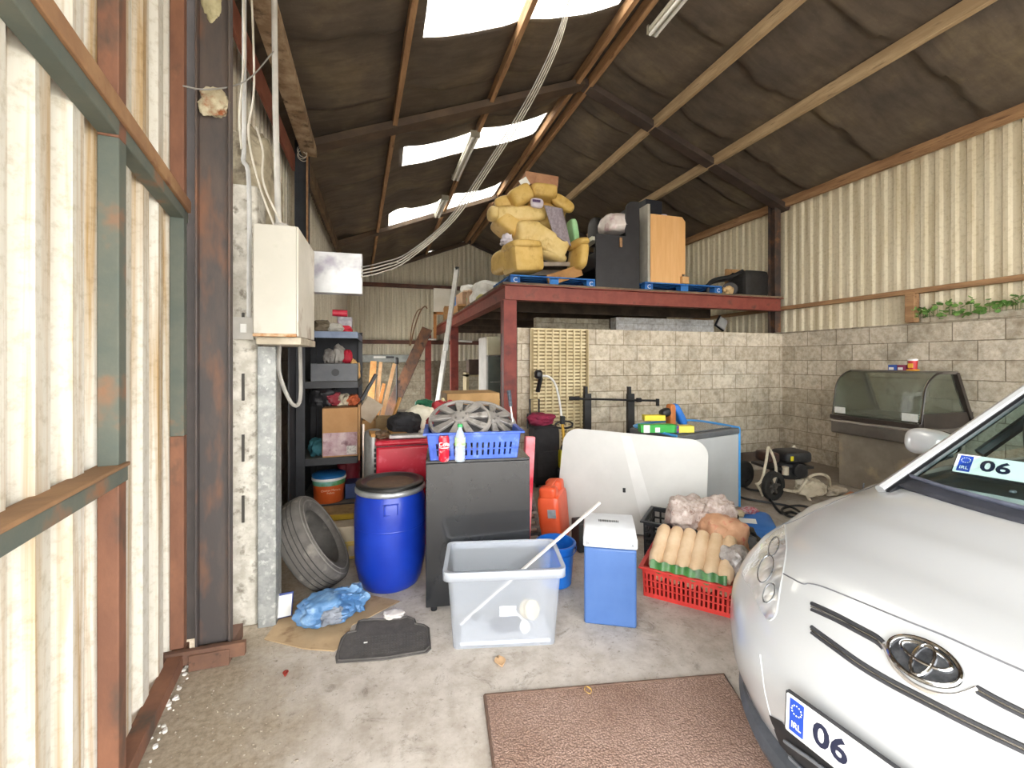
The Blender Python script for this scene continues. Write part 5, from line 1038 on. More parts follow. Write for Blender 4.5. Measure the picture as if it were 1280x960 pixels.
# --- display counter ---
dc = thing('display_counter', 'stainless deli display counter with curved glass against the right block wall', 'display counter', (5.9, 3.6, 0))
SST = M('#8f867a', '#a89e90', 2.5, .38, .35, c3='#bba98e', sc3=3); SSD = M('#6b6560', '#7c7670', 3, .35, .5); DK = M('#2e2825', '#3b332f', 5, .4)
y0, y1 = 3.17, 4.12
mb = MB(); mb.bb(5.56, 6.3, y0 + .05, y1 - .02, .0, .66); mb.build('base_cabinet', SST, dc, world=True, bev=.01)
mb = MB(); mb.bb(5.47, 6.3, y0, y1 + .02, .66, .84); mb.build('front_bumper', SSD, dc, world=True, bev=.02)
mb = MB(); mb.bb(5.46, 5.5, y0, y1 + .02, .80, .835); mb.build('bright_strip', M('#b5aea6', None, rough=.25, metal=.6), dc, world=True, bev=.005)
mb = MB(); mb.bb(5.46, 6.3, y0, y1 + .02, .84, .89); mb.build('dark_sill', DK, dc, world=True, bev=.005)
def prof_g(t_):   # curved front glass, x/z
    if t_ < .35: k = t_ / .35; return (5.48 + .05 * k, .89 + .28 * k)
    a = R(90 * (t_ - .35) / .65); return (5.53 + .3 * (1 - math.cos(a)), 1.17 + .27 * math.sin(a))
CG = bpy.data.materials.new('counter_glass'); CG.use_nodes = True; nt = CG.node_tree; nt.nodes.clear()
o_ = nt.nodes.new('ShaderNodeOutputMaterial'); tp = nt.nodes.new('ShaderNodeBsdfTransparent'); pb = nt.nodes.new('ShaderNodeBsdfPrincipled'); mx = nt.nodes.new('ShaderNodeMixShader')
tp.inputs[0].default_value = (.74, .77, .72, 1); pb.inputs['Base Color'].default_value = lin('#8d8d80'); pb.inputs['Roughness'].default_value = .04; mx.inputs[0].default_value = .22
nt.links.new(tp.outputs[0], mx.inputs[1]); nt.links.new(pb.outputs[0], mx.inputs[2]); nt.links.new(mx.outputs[0], o_.inputs[0])
mb = MB(); mb.grid(lambda s, t_: Vector((prof_g(t_)[0], y0 + .02 + (y1 - y0 - .02) * s, prof_g(t_)[1])), 2, 16); mb.build('curved_glass', CG, dc, world=True, solid=.006, smooth=60)
for y in (y0 + .01, y1):
    pts = [(prof_g(k / 12)[0] + .02, prof_g(k / 12)[1]) for k in range(13)] + [(6.02, 1.42), (6.3, .9), (5.52, .9)]
    mb = MB(); n = len(pts); mb.add([(x, y, z) for x, z in pts], [tuple(range(n))]); mb.build('side_glass', CG, dc, world=True, solid=.006)
mb = MB()
for y in (y0, y1):
    mb.beam((6.02, y, 1.43), (6.29, y, .85), .045, .06, Vector((0, 1, 0)))
    mb.tube([(prof_g(k / 12)[0], y, prof_g(k / 12)[1]) for k in range(13)], .009, 6)
mb.each('end_frame', DK, dc, world=True)
mb = MB(); mb.bb(5.8, 6.06, y0 - .01, y1 + .02, 1.425, 1.455); mb.build('top_panel', M('#56504a', '#6c655d', 4, .3), dc, world=True, bev=.004)
mb = MB(); mb.bb(5.5, 6.3, y0 - .012, y0 + .012, .84, 1.0); mb.build('lower_end_panel', DK, dc, world=True)
mb = MB(); mb.bb(5.6, 6.2, y0 + .05, y1 - .05, .9, .93); mb.build('display_tray', M('#9e9c96', '#b1afa9', 3, .3, .4), dc, world=True)
mb = MB(); mb.box((5.472, 4.02, .955), (.004, .13, .075)); mb.build('paper_notice', M('#c9c9c4', '#d6d6d1', 30, .7), dc, world=True)
mb = MB(); mb.box((5.472, 3.27, .955), (.004, .15, .085)); mb.build('paper_notice', M('#c9c9c4', '#d6d6d1', 30, .7), dc, world=True)
mb = MB(); mb.lathe([(.001, 0), (.035, 0), (.045, .12), (.001, .12)], (5.86, 3.47, 1.456), 20); t = tag(mb.build('paper_cup', M('#a81e26', '#b82c30', 6, .4)), 'red paper cup with white rim standing on top of the display counter', 'cup')
mb = MB(); mb.lathe([(.046, .115), (.047, .135), (.001, .135)], (5.86, 3.47, 1.456), 20); mb.build('white_lid', WHITEP, t)
mb = MB(); mb.box((5.86, 3.47, 1.465), (.08, .085, .016)); mb.build('yellow_base', M('#d49a2a'), t); mb = MB(); mb.box((5.818, 3.47, 1.515), (.006, .05, .05)); mb.build('yellow_print', M('#dca63a'), t)
for i, (y, c_, lb) in enumerate(((3.66, '#2c4f9a', 'small blue and white carton on the display counter, farther from the cup'), (3.565, '#7c2b4a', 'small dark red carton beside the red paper cup on the counter'))):
    mb = MB(); mb.box((5.86, y, 1.49), (.07, .09, .065)); t = tag(mb.build('small_carton', M(c_, None, rough=.5), bev=.003), lb, 'carton'); mb = MB(); mb.box((5.824, y + .01, 1.478), (.004, .05, .03)); mb.each('white_label', WHITEP, t)
# ================= LEFT SIDE: rack, electrical boxes =================
rk = thing('shelving_rack', 'black metal shelving rack against the left wall loaded with clutter', 'shelving', (-.5, 4.7, 0))
RB = M('#1f2024', '#2b2c30', 6, .5)
X0, X1, Y0, Y1 = -.78, -.25, 4.45, 5.35
for x, y, w_ in ((X0 + .04, Y0, .05), (X1 - .01, Y1, .03), (X0 + .02, Y1, .04)):
    mb = MB(); mb.bb(x - w_, x + w_ * .6, y - .02, y + .02, 0, 1.92 if y == Y0 else 1.9); mb.each('upright', RB, rk, world=True, bev=.003)
mb = MB(); mb.bb(X0 - .03, X0 - .015, 4.2, Y1, .0, 1.98); mb.build('end_board', M('#26272b', '#34353a', 5, .6), rk, world=True)
mb = MB(); mb.bb(X0, X1, Y1 + .03, Y1 + .045, 0, 1.86); mb.build('added_dark_backing', M('#26272b', '#34353a', 5, .6), rk, world=True)  # dark board added so the bright doorway does not show through the shelves
SZ = [.19, .63, 1.36, 1.84]
for z in SZ:
    mb = MB(); mb.bb(X0, X1, Y0, Y1, z, z + .015); s_ = mb.build('shelf', M('#5b5751', '#6d6861', 7, .7), rk, world=True)
    mb = MB(); mb.bb(X0, X1, Y0 - .008, Y0, z - .05, z + .013); mb.bb(X1 - .004, X1 + .008, Y0, Y1, z - .05, z + .013); mb.build('shelf_edge', RB if z < 1.8 else M('#5f6d84', '#75829a', 5, .4), rk, world=True, bev=.002)
def onshelf(name, label, cat, u, z, size, mat, seed=None, y=4.62, rz=0, amp=.3, bev=.004, ry=0):
    x = PY(u, 500, y).x; mb = MB()
    if seed is None: mb.box((x, y, z + .016 + size[2] / 2), size, rotm(0, ry, rz))
    else: mb.crumple((x, y, z + .016 + size[2] * .4), size, amp, 3, seed=seed)
    return tag(mb.build(name, mat, bev=bev if seed is None else 0), label, cat)
t = onshelf('cardboard_box', 'brown cardboard box with pink printed lower half on the middle rack shelf', 'box', 427, .63, (.32, .3, .47), M('#a67c50', '#b48a5e', 4, .85))
x = PY(427, 500, 4.62).x; mb = MB(); mb.bb(x - .155, x + .155, 4.465, 4.468, .66, .88); mb.build('printed_area', M('#a58388', '#c9b4b4', 9, .7, c3='#6e4a52', sc3=11), t); mb = MB(); mb.bb(x + .06, x + .15, 4.46, 4.464, .67, .75); mb.build('label', M('#cfcbc4', '#77736e', 60, .7, lo=.5, hi=.7), t)
mb = MB(); mb.bb(x + .165, x + .18, 4.47, 4.75, .6, 1.14); mb.build('side_flap', CARD, t)
pb_ = PY(411, 600, 4.55); pbk = thing('paint_bucket', 'orange labelled bucket with blue lid on the lowest rack shelf', 'bucket', (pb_.x, 4.58, .206))
mb = MB(); mb.lathe([(.001, 0), (.13, 0), (.135, .01), (.15, .21), (.152, .22)], seg=32); mb.build('bucket_body', M('#c9541f', '#d6622b', 5, .5), pbk)
mb = MB(); mb.lathe([(.1475, .17), (.149, .171), (.1525, .215), (.15, .22)], seg=32); mb.build('green_band', M('#4f8a4a', '#79b0a4', 9, .5), pbk)
mb = MB(); mb.lathe([(.152, .215), (.158, .217), (.158, .235), (.153, .24)], seg=32); mb.build('white_rim', WHITEP, pbk); mb = MB(); mb.lathe([(.153, .235), (.155, .262), (.14, .27), (.001, .27)], seg=32); mb.build('lid', M('#1d5c92', '#2a6ea6', 5, .4), pbk)
text('Chicken Manure\nPellets', .026, M('#e8c9a8'), pbk, (.03, -.147, .12), (84, 0, 12), name='lettering')
onshelf('blue_tin', 'dark blue box to the right of the orange bucket on the lowest shelf', 'box', 443, .19, (.16, .2, .15), M('#22355f', '#2d4474', 5, .5), y=4.65)
onshelf('red_tub', 'dark red bag behind the orange bucket on the lowest shelf', 'bag', 436, .19, (.22, .2, .4), M('#6e1626', '#8a2030', 5, .6), seed=110, y=4.95)
onshelf('teal_rag', 'dark teal rag on the middle shelf left of the cardboard box', 'rag', 397, .63, (.15, .2, .18), M('#1c4a50', '#2c6068', 9, .8), seed=111)
onshelf('grey_toolbox', 'grey file box with a dark arched handle hole on the second shelf', 'box', 420, 1.36, (.42, .3, .17), M('#4a4c50', '#5a5c60', 5, .5))
x = PY(420, 500, 4.62).x; mb = MB(); mb.cyl((x + .01, 4.46, 1.46), (x + .01, 4.468, 1.46), .035, seg=16); tag(mb.build('handle_hole', BLACKPL, bpy.data.objects['grey_toolbox']), None, None)
for i, (u, s, c_, lb) in enumerate(((412, (.12, .12, .16), '#6e6964', 'grey pouch standing behind the grey file box'), (424, (.12, .12, .2), '#8a857e', 'pale cloth behind the grey file box'), (434, (.1, .1, .15), '#a3142b', 'bright red packet on the second shelf'), (443, (.1, .1, .22), '#c39a5f', 'tan wooden offcut on the second shelf at its right end'))):
    onshelf('shelf_item', lb, 'bag', u, 1.36 + .17 if i < 3 else 1.36, s, M(c_, None), seed=120 + i, y=4.7)
for i, (u, s, c_, lb) in enumerate(((402, (.16, .16, .12), '#5c5140', 'brown bundle at the left of the top rack shelf'), (405, (.2, .16, .1), '#2a8fc9', 'bright blue cloth on the top rack shelf'), (418, (.16, .1, .09), '#a3a097', 'pale jar lid heap on the top rack shelf'), (431, (.14, .1, .08), '#c01d35', 'bright red grip lying at the front of the top rack shelf'))):
    o = onshelf('shelf_item', lb, 'item', u, 1.84, s, M(c_, None), seed=130 + i, y=4.52 + .14 * (i % 2)); 
x = PY(431, 400, 4.7).x; mb = MB(); mb.bb(x - .07, x + .07, 4.68, 4.8, 1.856, 2.02); tag(mb.build('clear_tub', M('#8f8d93', '#b2b0b6', 20, .3, c3='#a03048', sc3=9), bev=.008), 'clear tub of small parts on the top rack shelf', 'tub')
mb = MB(); mb.cyl((x - .12, 4.72, 2.058), (x + .02, 4.74, 2.058), .034, seg=14); tag(mb.build('red_torch', M('#b8203a', '#cc3048', 5, .4)), 'red cylinder torch lying on the clear tub', 'torch')
for i, (u, v_, c_, lb, s) in enumerate(((405, 492, '#1d1c1f', 'black bag above the cardboard box on the middle shelf', .24), (418, 494, '#7c2630', 'dark red lump on top of the cardboard box', .15), (430, 490, '#b9ae98', 'pale papers on top of the cardboard box', .13), (441, 484, '#a8532f', 'orange lump on top of the cardboard box, right end', .12))):
    p = PY(u, v_, 4.62); mb = MB(); mb.crumple((p.x, 4.64, 1.125 + s * .4), (s, .2, s), .35, 3, seed=140 + i); tag(mb.build('clutter_item', M(c_, None)), lb, 'item')
mb = MB(); mb.beam(PY(452, 500, 4.55), PY(470, 468, 4.6), .03, .03); tag(mb.build('black_bar', BLACKPL), 'black bar sticking out diagonally from the rack towards the planks', 'bar')
mb = MB(); mb.box(PY(462, 512, 4.7), (.18, .03, .22), rotm(0, 35, 0)); tag(mb.build('cardboard_flap', M('#a59784', '#b9ab98', 5, .9)), 'pale open cardboard flap between the rack and the planks', 'cardboard')
mb = MB(); p = PY(468, 527, 4.72); mb.box((p.x, 4.85, p.z), (.24, .3, .035)); mb.bb(p.x - .1, p.x + .1, 4.75, 4.95, 0, p.z - .018); tag(mb.build('small_table', M('#a07a4c', '#b58c5a', 5, .8)), 'small tan stool top behind the silver cylinder', 'stool')
# under rack: yellow edged board & pallet
mb = MB(); p = PZ(405, 660, .16); t = thing('wooden_board', 'worn board with yellow painted edges lying below the rack', 'board', (-.42, 4.35, .15)); mb.box((-.42, 4.38, .175), (.62, .5, .03), rotm(0, 0, -4)); mb.build('board_top', M('#8c7550', '#a68d64', 6, .8, c3='#7b5a48', sc3=9), t, world=True)
mb = MB(); mb.box((-.43, 4.14, .178), (.64, .03, .04), rotm(0, 0, -4)); mb.box((-.4, 4.63, .178), (.64, .03, .04), rotm(0, 0, -4)); mb.each('yellow_edge', M('#bfa02c', '#cfb03c', 6, .7), t, world=True)
YP = M('#b79c52', '#cbb26c', 7, .8)
pallet('wooden_pallet', 'pale wooden pallet with yellow edges on the floor behind the tyre', -.3, 4.1, 0, 86, YP, .9, .7, mark=False)
mb = MB(); p = PZ(430, 700); mb.bb(p.x - .17, p.x + .14, p.y + .0, p.y + .16, 0, .26); tag(mb.build('cream_box', M('#a99c86', '#beb199', 5, .8), bev=.006), 'cream block standing on the floor between tyre and blue barrel', 'box')
# electrical cabinet
ec = thing('electrical_cabinet', 'white rust-edged metal electrical cabinet mounted on the left pillar', 'cabinet', (-.55, 2.9, 1.7))
WC = M('#b4b1a6', '#bfbcb1', 3, .5, c3='#a5a194', sc3=6); WCR = M('#cbc6b8', '#d8d3c6', 3, .5, lo=.3, hi=.5, c3='#8e7660', sc3=3)
mb = MB(); mb.bb(-.655, -.45, 2.6, 3.17, 1.71, 2.31); mb.build('cabinet_box', WCR, ec, world=True, bev=.006)
mb = MB(); mb.bb(-.665, -.455, 2.575, 2.597, 1.715, 2.305); mb.build('front_cover', WC, ec, world=True, bev=.006)
mb = MB(); mb.bb(-.665, -.455, 2.57, 2.598, 1.705, 1.722); mb.build('rusty_edge', M('#9c6a3a', '#c9b79a', 14, .8), ec, world=True, bev=.003)
mb = MB(); mb.bb(-.66, -.44, 2.62, 3.15, 1.665, 1.705); mb.build('bottom_flange', M('#a59b88', '#c3bba9', 9, .7), ec, world=True, bev=.004)
mb = MB(); mb.puff((-.56, 2.75, 2.33), (.09, .1, .06), 3); mb.build('cable_gland', M('#a29f97', '#b7b4ab', 9, .6), ec, world=True)
gb = thing('galvanised_box', 'small grey galvanised box behind the white electrical cabinet', 'box', (-.33, 3.45, 2.07))
mb = MB(); mb.bb(-.50, -.155, 3.4, 3.5, 2.07, 2.37); mb.build('box_cover', M('#a2a2a2', '#c0c0bf', 3.5, .4, .3, c3='#8b8790', sc3=4), gb, world=True, bev=.004)
mb = MB(); mb.bb(-1.0, -.3, 3.5, 3.56, 2.1, 2.34); mb.build('bracket', GALV, gb, world=True)
# switch, conduits, wires
mb = MB(); mb.bb(-.85, -.735, 2.86, 2.898, 1.70, 1.83); t = tag(mb.build('switch_box', M('#a9a69f', '#bdbab2', 7, .6), bev=.004), 'small grey switch box on the concrete pillar beneath the conduit', 'switch'); mb = MB(); mb.bb(-.80, -.77, 2.852, 2.86, 1.74, 1.79); mb.build('rocker', WHITEP, t)
CON = M('#a3a29f', '#b8b7b3', 9, .5)
mb = MB(); mb.tube(smoothpath([(-.785, 2.87, 4.2), (-.785, 2.87, 2.9), (-.79, 2.87, 2.75), (-.76, 2.87, 2.62), (-.76, 2.87, 1.83)], 5), .012, 8); tag(mb.build('conduit', CON), 'grey conduit running down the concrete pillar to the switch box', 'conduit')
mb = MB(); mb.tube([(-.70, 3.2, 4.1), (-.67, 3.1, 3.2), (-.62, 2.95, 2.33)], .018, 10); tag(mb.build('conduit', M('#b5b2ab', '#c5c2bb', 9, .5)), 'thick white pipe dropping from the eaves to the electrical cabinet', 'conduit')
for k, (lb, pts) in enumerate((('loose white cable hanging beside the steel column top', [(-.80, 2.84, 4.1), (-.77, 2.82, 3.4), (-.80, 2.84, 3.0), (-.79, 2.84, 2.8)]), ('cream cable looping down to the top of the cabinet', [(-.76, 2.9, 3.9), (-.73, 2.86, 3.2), (-.76, 2.86, 2.9), (-.70, 2.86, 2.6), (-.60, 2.8, 2.33)]), ('second cream cable curling above the cabinet', [(-.72, 2.86, 2.95), (-.68, 2.84, 2.8), (-.67, 2.82, 2.6), (-.55, 2.78, 2.33)]), ('thin grey wire strung from the column foam to the wall', [(-.95, 2.5, 2.93), (-.85, 2.55, 2.96), (-.74, 2.75, 3.15), (-.66, 3.0, 3.5)]), ('thick grey cable looping below the electrical cabinet', [(-.60, 2.88, 1.67), (-.60, 2.88, 1.5), (-.54, 2.9, 1.32), (-.50, 2.95, 1.34), (-.51, 3.0, 1.67)]))):
    mb = MB(); mb.tube(smoothpath(pts, 6), .004 if k == 3 else (.012 if k == 4 else .006), 6); tag(mb.build('electric_cable', CABLE_W if k not in (3, 4) else M('#85827c', '#9a9791', 6, .6)), lb, 'cable')
mb = MB(); pts = []
for i in range(30): a = i * .7; pts.append(Vector((-.9 + .05 * math.cos(a), 5.45 + .02 * math.sin(i), 4.0 + .06 * math.sin(a * 1.0) - .003 * i)))
mb.tube(smoothpath(pts, 3), .004, 5); tag(mb.build('wire_coil', CABLE_W), 'small coil of wire hanging where the dark rafter meets the left eaves', 'wire')
# sacking stuffed behind conduits
mb = MB(); mb.crumple((-.85, 3.3, 2.75), (.3, .5, .7), .2, 3, seed=150, k=16, flat=False); tag(mb.build('sacking', M('#8f8570', '#aea48d', 7, .9, c3='#6b6152', sc3=9)), 'dirty beige sacking hanging behind the cables above the pillar', 'sacking')

for i, (u, y, s_, c_, nm_, lb) in enumerate(((540, 4.05, (.16, .14, .16), '#7a2128', 'red_packet', 'dark red packet at the back right corner of the red chest'), (515, 4.12, (.14, .1, .1), '#3a2f4c', 'purple_pouch', 'small purple pouch in the middle of the red chest clutter'), (497, 4.1, (.2, .12, .08), '#8f7a4e', 'straw_hat', 'flat straw coloured bundle at the back left of the red chest'), (533, 3.75, (.12, .1, .07), '#b5b0a6', 'paper_ball', 'pale paper ball next to the blue crate on the red chest'), (478, 3.75, (.12, .12, .07), '#5f4a34', 'brown_pouch', 'brown pouch at the front left corner of the red chest'))):
    p = PY(u, 540, y); mb = MB(); mb.crumple((p.x, y, CH + s_[2] * .4), s_, .35, 3, seed=160 + i); tag(mb.build(nm_, M(c_, None)), lb, 'item')
for i, (u0, v0, u1, v1, c_, lb) in enumerate(((492, 520, 500, 497, '#b98a52', 'short pale stick poking up behind the wooden tray'), (560, 512, 553, 498, '#d2c39a', 'cream stick poking up left of the hubcaps'))):
    a = PY(u0, v0, 4.3 if i else 4.5); b = PY(u1, v1, 4.35 if i else 4.55); mb = MB(); mb.beam(a, b, .03, .02); tag(mb.build('wooden_stick', M(c_, None)), lb, 'stick')
# ================= CAR =================
FC = Vector((1.25, .78, 0)); CY = R(4)
KB = Vector((math.cos(CY), math.sin(CY), 0)); KL = Vector((-math.sin(CY), math.cos(CY), 0))
def cw_(s, l, z): return FC + KB * s + KL * l + Vector((0, 0, z))     # s back from bumper, l towards far side, z up
def lerp_tab(t, tab):
    if t <= tab[0][0]: return tab[0][1]
    for (a, b), (c, d) in zip(tab, tab[1:]):
        if t <= c: k = (t - a) / (c - a); k = k * k * (3 - 2 * k) * .5 + k * .5; return b + (d - b) * k
    return tab[-1][1]
PAINT = bpy.data.materials.new('silver_paint'); PAINT.use_nodes = True; b = PAINT.node_tree.nodes['Principled BSDF']
b.inputs['Base Color'].default_value = lin('#b4b6b7'); b.inputs['Metallic'].default_value = .2; b.inputs['Roughness'].default_value = .32; b.inputs['Coat Weight'].default_value = .8; b.inputs['Coat Roughness'].default_value = .04
CHR = M('#b8b9ba', None, rough=.12, metal=1.0, key='chrome')
car = thing('car', 'silver people carrier with Irish number plate, nose towards the left, on the right', 'car', tuple(cw_(2.1, 0, 0)), 4)
LEN = 4.36
def body_pt(a, b_, c_):
    rx, ry, rz = .10, .09, .11
    hx, hy, hz = LEN / 2, .885, .42
    p = Vector((a * hx, b_ * hy, c_ * hz)); inn = Vector((max(-hx + rx, min(hx - rx, p.x)), max(-hy + ry, min(hy - ry, p.y)), max(-hz + rz, min(hz - rz, p.z))))
    d = Vector(((p.x - inn.x) / rx, (p.y - inn.y) / ry, (p.z - inn.z) / rz))
    if d.length > 1e-6: d = d / max(d.length, 1e-6) * max(abs(d.x), abs(d.y), abs(d.z)) if False else d.normalized()
    q = inn + Vector((d.x * rx, d.y * ry, d.z * rz)) if d.length > 0 else p
    s = (q.x + hx); l = q.y; k = (q.z + hz) / (2 * hz)          # 0 bottom .. 1 top
    al = abs(l) / .885
    # front plan curvature and vertical nose profile
    fr = max(0, 1 - s / 2.0) ** 1.5
    zt = lerp_tab(s, [(0, .80), (.22, .86), (.5, .93), (.8, .985), (1.1, 1.035), (1.3, 1.04), (3.6, 1.0), (4.36, .98)]) - .05 * al ** 2 - max(0, al - .5) ** 2 * lerp_tab(s, [(0, .1), (.5, .12), (1.0, .42), (1.3, .42), (2.0, .1)])
    zb = .16 + .03 * max(0, 1 - s / .5)
    z = zb + k * (zt - zb)
    nose = lerp_tab(z, [(.16, .13), (.26, .05), (.36, .01), (.46, 0), (.56, .015), (.64, .07), (.72, .15), (.80, .22), (.9, .3)])
    s2 = s + fr * (nose + .40 * al ** 3.2)
    bk = max(0, (s - 3.2) / 1.16)
    s2 -= bk ** 2 * (.18 * al ** 3 + .12 * max(0, z - .6))
    w = lerp_tab(z, [(.16, .955), (.35, .985), (.6, 1.0), (.8, .99), (1.0, .955)])
    w *= 1 - .02 * max(0, 1 - s / .6)
    return Vector((s2, l * w, z))
def body_mesh():
    mb = MB(); na, nb, nc = 84, 36, 20; vid = {}
    dens = lambda i, n: i / n * 2 - 1
    def xa(i): t = i / na; return -1 + 2 * (t ** 1.6)
    def V(i, j, k):
        key = (i, j, k)
        if key not in vid: vid[key] = len(mb.v); mb.v.append(body_pt(xa(i), math.sin(dens(j, nb) * math.pi / 2 * .98) / math.sin(math.pi / 2 * .98), math.sin(dens(k, nc) * math.pi / 2 * .9) / math.sin(math.pi / 2 * .9)))
        return vid[key]
    def q(*f): mb.f.append(list(f)); mb.mi.append(0)
    for j in range(nb):
        for k in range(nc):
            q(V(0, j, k), V(0, j, k + 1), V(0, j + 1, k + 1), V(0, j + 1, k)); q(V(na, j, k), V(na, j + 1, k), V(na, j + 1, k + 1), V(na, j, k + 1))
    for i in range(na):
        for k in range(nc):
            q(V(i, 0, k), V(i + 1, 0, k), V(i + 1, 0, k + 1), V(i, 0, k + 1)); q(V(i, nb, k), V(i, nb, k + 1), V(i + 1, nb, k + 1), V(i + 1, nb, k))
        for j in range(nb):
            q(V(i, j, 0), V(i, j + 1, 0), V(i + 1, j + 1, 0), V(i + 1, j, 0)); q(V(i, j, nc), V(i + 1, j, nc), V(i + 1, j + 1, nc), V(i, j + 1, nc))
    return mb
bm_ = body_mesh(); bm_.v = [cw_(v.x, v.y, v.z) for v in bm_.v]
BVH = BVHTree.FromPolygons([tuple(v) for v in bm_.v], [tuple(f) for f in bm_.f])
for fi, f in enumerate(bm_.f):          # interior sill area under the cabin reads as black trim
    c = sum((bm_.v[i] for i in f), Vector()) / 4 - FC; s_, l_, z_ = c.dot(KB), c.dot(KL), c.z
    if 1.19 < s_ < 4.0 and abs(l_) < .70 and z_ > .9: bm_.mi[fi] = 1
    if z_ < .2: bm_.mi[fi] = 1
body = bm_.build('body_shell', [PAINT, M('#111214', None, rough=.6)], car, smooth=60, world=True)
# wheel arches cut with a boolean, applied at once
def cutter():
    mb = MB()
    for s_ in (.90, 3.65):
        for l_ in (-.9, .9):
            mb.cyl(cw_(s_, l_ - .24, .315), cw_(s_, l_ + .24, .315), .36, seg=40)
    me = bpy.data.meshes.new('c'); me.from_pydata([tuple(p) for p in mb.v], [], mb.f); me.materials.append(PAINT); me.materials.append(M('#111214', None, rough=.6))
    me.polygons.foreach_set('material_index', [1] * len(me.polygons)); o = bpy.data.objects.new('c', me); C.objects.link(o); return o
cu = cutter(); bpy.context.view_layer.update()
bo_ = body.modifiers.new('arches', 'BOOLEAN'); bo_.object = cu; bo_.operation = 'DIFFERENCE'; bo_.solver = 'EXACT'
bpy.context.view_layer.update(); dg = bpy.context.evaluated_depsgraph_get(); nm = bpy.data.meshes.new_from_object(body.evaluated_get(dg)); body.modifiers.clear(); body.data = nm
bpy.data.objects.remove(cu)
# things lying on the body: seen pixels are cast onto the real surface
def hit(u, v, off=.003):
    for k in range(60):
        d = ray(u + k * .7, v + k * .25).normalized(); p, n_, i, dist = BVH.ray_cast(CAM, d)
        if p: 
            if n_.dot(d) > 0: n_ = -n_
            return p + n_ * off
    raise ValueError((u, v))
def mirror_pt(p):
    l_ = (p - FC).dot(KL); return p - KL * (2 * l_)
def patch(poly, name, mat, off=.004, step=5, parent=None, mirror=True, sub=None):
    from mathutils.geometry import delaunay_2d_cdt
    P = [Vector(p) for p in poly]; n = len(P); pts = []
    for i in range(n):
        a, b_ = P[i], P[(i + 1) % n]; m_ = max(1, int((b_ - a).length / step))
        for k in range(m_): pts.append(a.lerp(b_, k / m_))
    edge = [(i, (i + 1) % len(pts)) for i in range(len(pts))]
    def inside(q):
        c = False
        for i in range(n):
            a, b_ = P[i], P[(i + 1) % n]
            if (a.y > q.y) != (b_.y > q.y) and q.x < (b_.x - a.x) * (q.y - a.y) / (b_.y - a.y) + a.x: c = not c
        return c
    x0, x1 = min(p.x for p in P), max(p.x for p in P); y0_, y1_ = min(p.y for p in P), max(p.y for p in P); y = y0_ + step / 2
    while y < y1_:
        x = x0 + step / 2
        while x < x1:
            q = Vector((x, y))
            if inside(q) and min((q - e).length for e in pts[:len(edge)]) > step * .5: pts.append(q)
            x += step
        y += step
    V_, E_, F_, *_ = delaunay_2d_cdt(pts, edge, [], 1, 1e-4)
    vs = [hit(p.x, p.y, off) for p in V_]; mb = MB(); mb.add(vs, [tuple(f) for f in F_]); o = mb.build(name, mat, parent or car, smooth=60, world=True)
    if mirror:
        mb = MB(); mb.add([mirror_pt(p) for p in vs], [tuple(reversed(f)) for f in F_]); mb.build(name, mat, parent or car, smooth=60, world=True)
    return o, vs
def strip(px, r, name, mat, off=.001, mirror=False, flat=None, n=5):
    pp = smoothpath([Vector((u, v, 0)) for u, v in px], n); pts = [hit(p.x, p.y, off) for p in pp]
    mb = MB(); mb.tube(pts, r, 6); 
    if mirror: m2_ = MB(); m2_.tube([mirror_pt(p) for p in pts], r, 6); m2_.build(name, mat, car, world=True)
    return mb.build(name, mat, car, world=True)
# headlamp
HLG = bpy.data.materials.new('lamp_lens'); HLG.use_nodes = True; b = HLG.node_tree.nodes['Principled BSDF']
nt = HLG.node_tree; v = coords(nt); f = nz(nt, v, 11, 2, .5); r_ = ramp(nt, f, [(.3, lin('#8f9499')), (.5, lin('#d9dbdd')), (.7, lin('#f2f3f4'))]); nt.links.new(r_.outputs[0], b.inputs['Base Color'])
b.inputs['Metallic'].default_value = .6; b.inputs['Roughness'].default_value = .22; b.inputs['Coat Weight'].default_value = 1; b.inputs['Coat Roughness'].default_value = .03; bump(nt, b, f, .6, .03)
HL = [(981, 656), (983, 685), (979, 714), (974, 743), (971, 764), (967, 773), (960, 775), (952, 764), (946, 752), (941, 737), (932, 726), (929, 716), (938, 700), (951, 682), (967, 667)]
o, _ = patch(HL, 'headlamp', HLG, .004)
strip(HL + [HL[0]], .003, 'headlamp_seal', M('#a4a6a6', None, rough=.35), .001, True, n=2)
for cu_, cv_, ru, rv in ((958, 712, 9, 17), (962, 742, 7, 12), (968, 684, 6, 12)):
    strip([(cu_ + ru * math.cos(a) - rv * .25 * math.sin(a), cv_ + rv * math.sin(a)) for a in [2 * math.pi * k / 14 for k in range(15)]], .0028, 'lamp_bowl', M('#7c8084', None, rough=.2, metal=.7), .004, True, n=2)

LINE = M('#55565a', '#66676b', 9, .5)
strip([(979, 717), (990, 723), (1004, 730), (1012, 729.5), (1030, 734), (1075, 752), (1133, 776), (1181, 795), (1230, 817), (1280, 839), (1360, 873), (1450, 908)], .0032, 'bonnet_gap', LINE, -.0005)
strip([(981, 656), (1000, 648), (1060, 620), (1140, 592)], .0026, 'bonnet_side_gap', LINE, -.0005, True)
DK2 = M('#26272a', '#303135', 8, .5)
def slit(px, w, name='grille_slit'):
    g = 3.6 * w / .022
    strip([(u, v - g) for u, v in px], w * .30, name, DK2, -.001); strip([(u, v + g) for u, v in px], w * .26, name, DK2, -.001)
    strip(px, .0032, 'chrome_line', CHR, .001)
slit([(1014, 758), (1045, 772), (1075, 788), (1095, 799), (1104, 807)], .024); slit([(1221, 862), (1250, 878), (1280, 893), (1330, 918), (1420, 966)], .02)
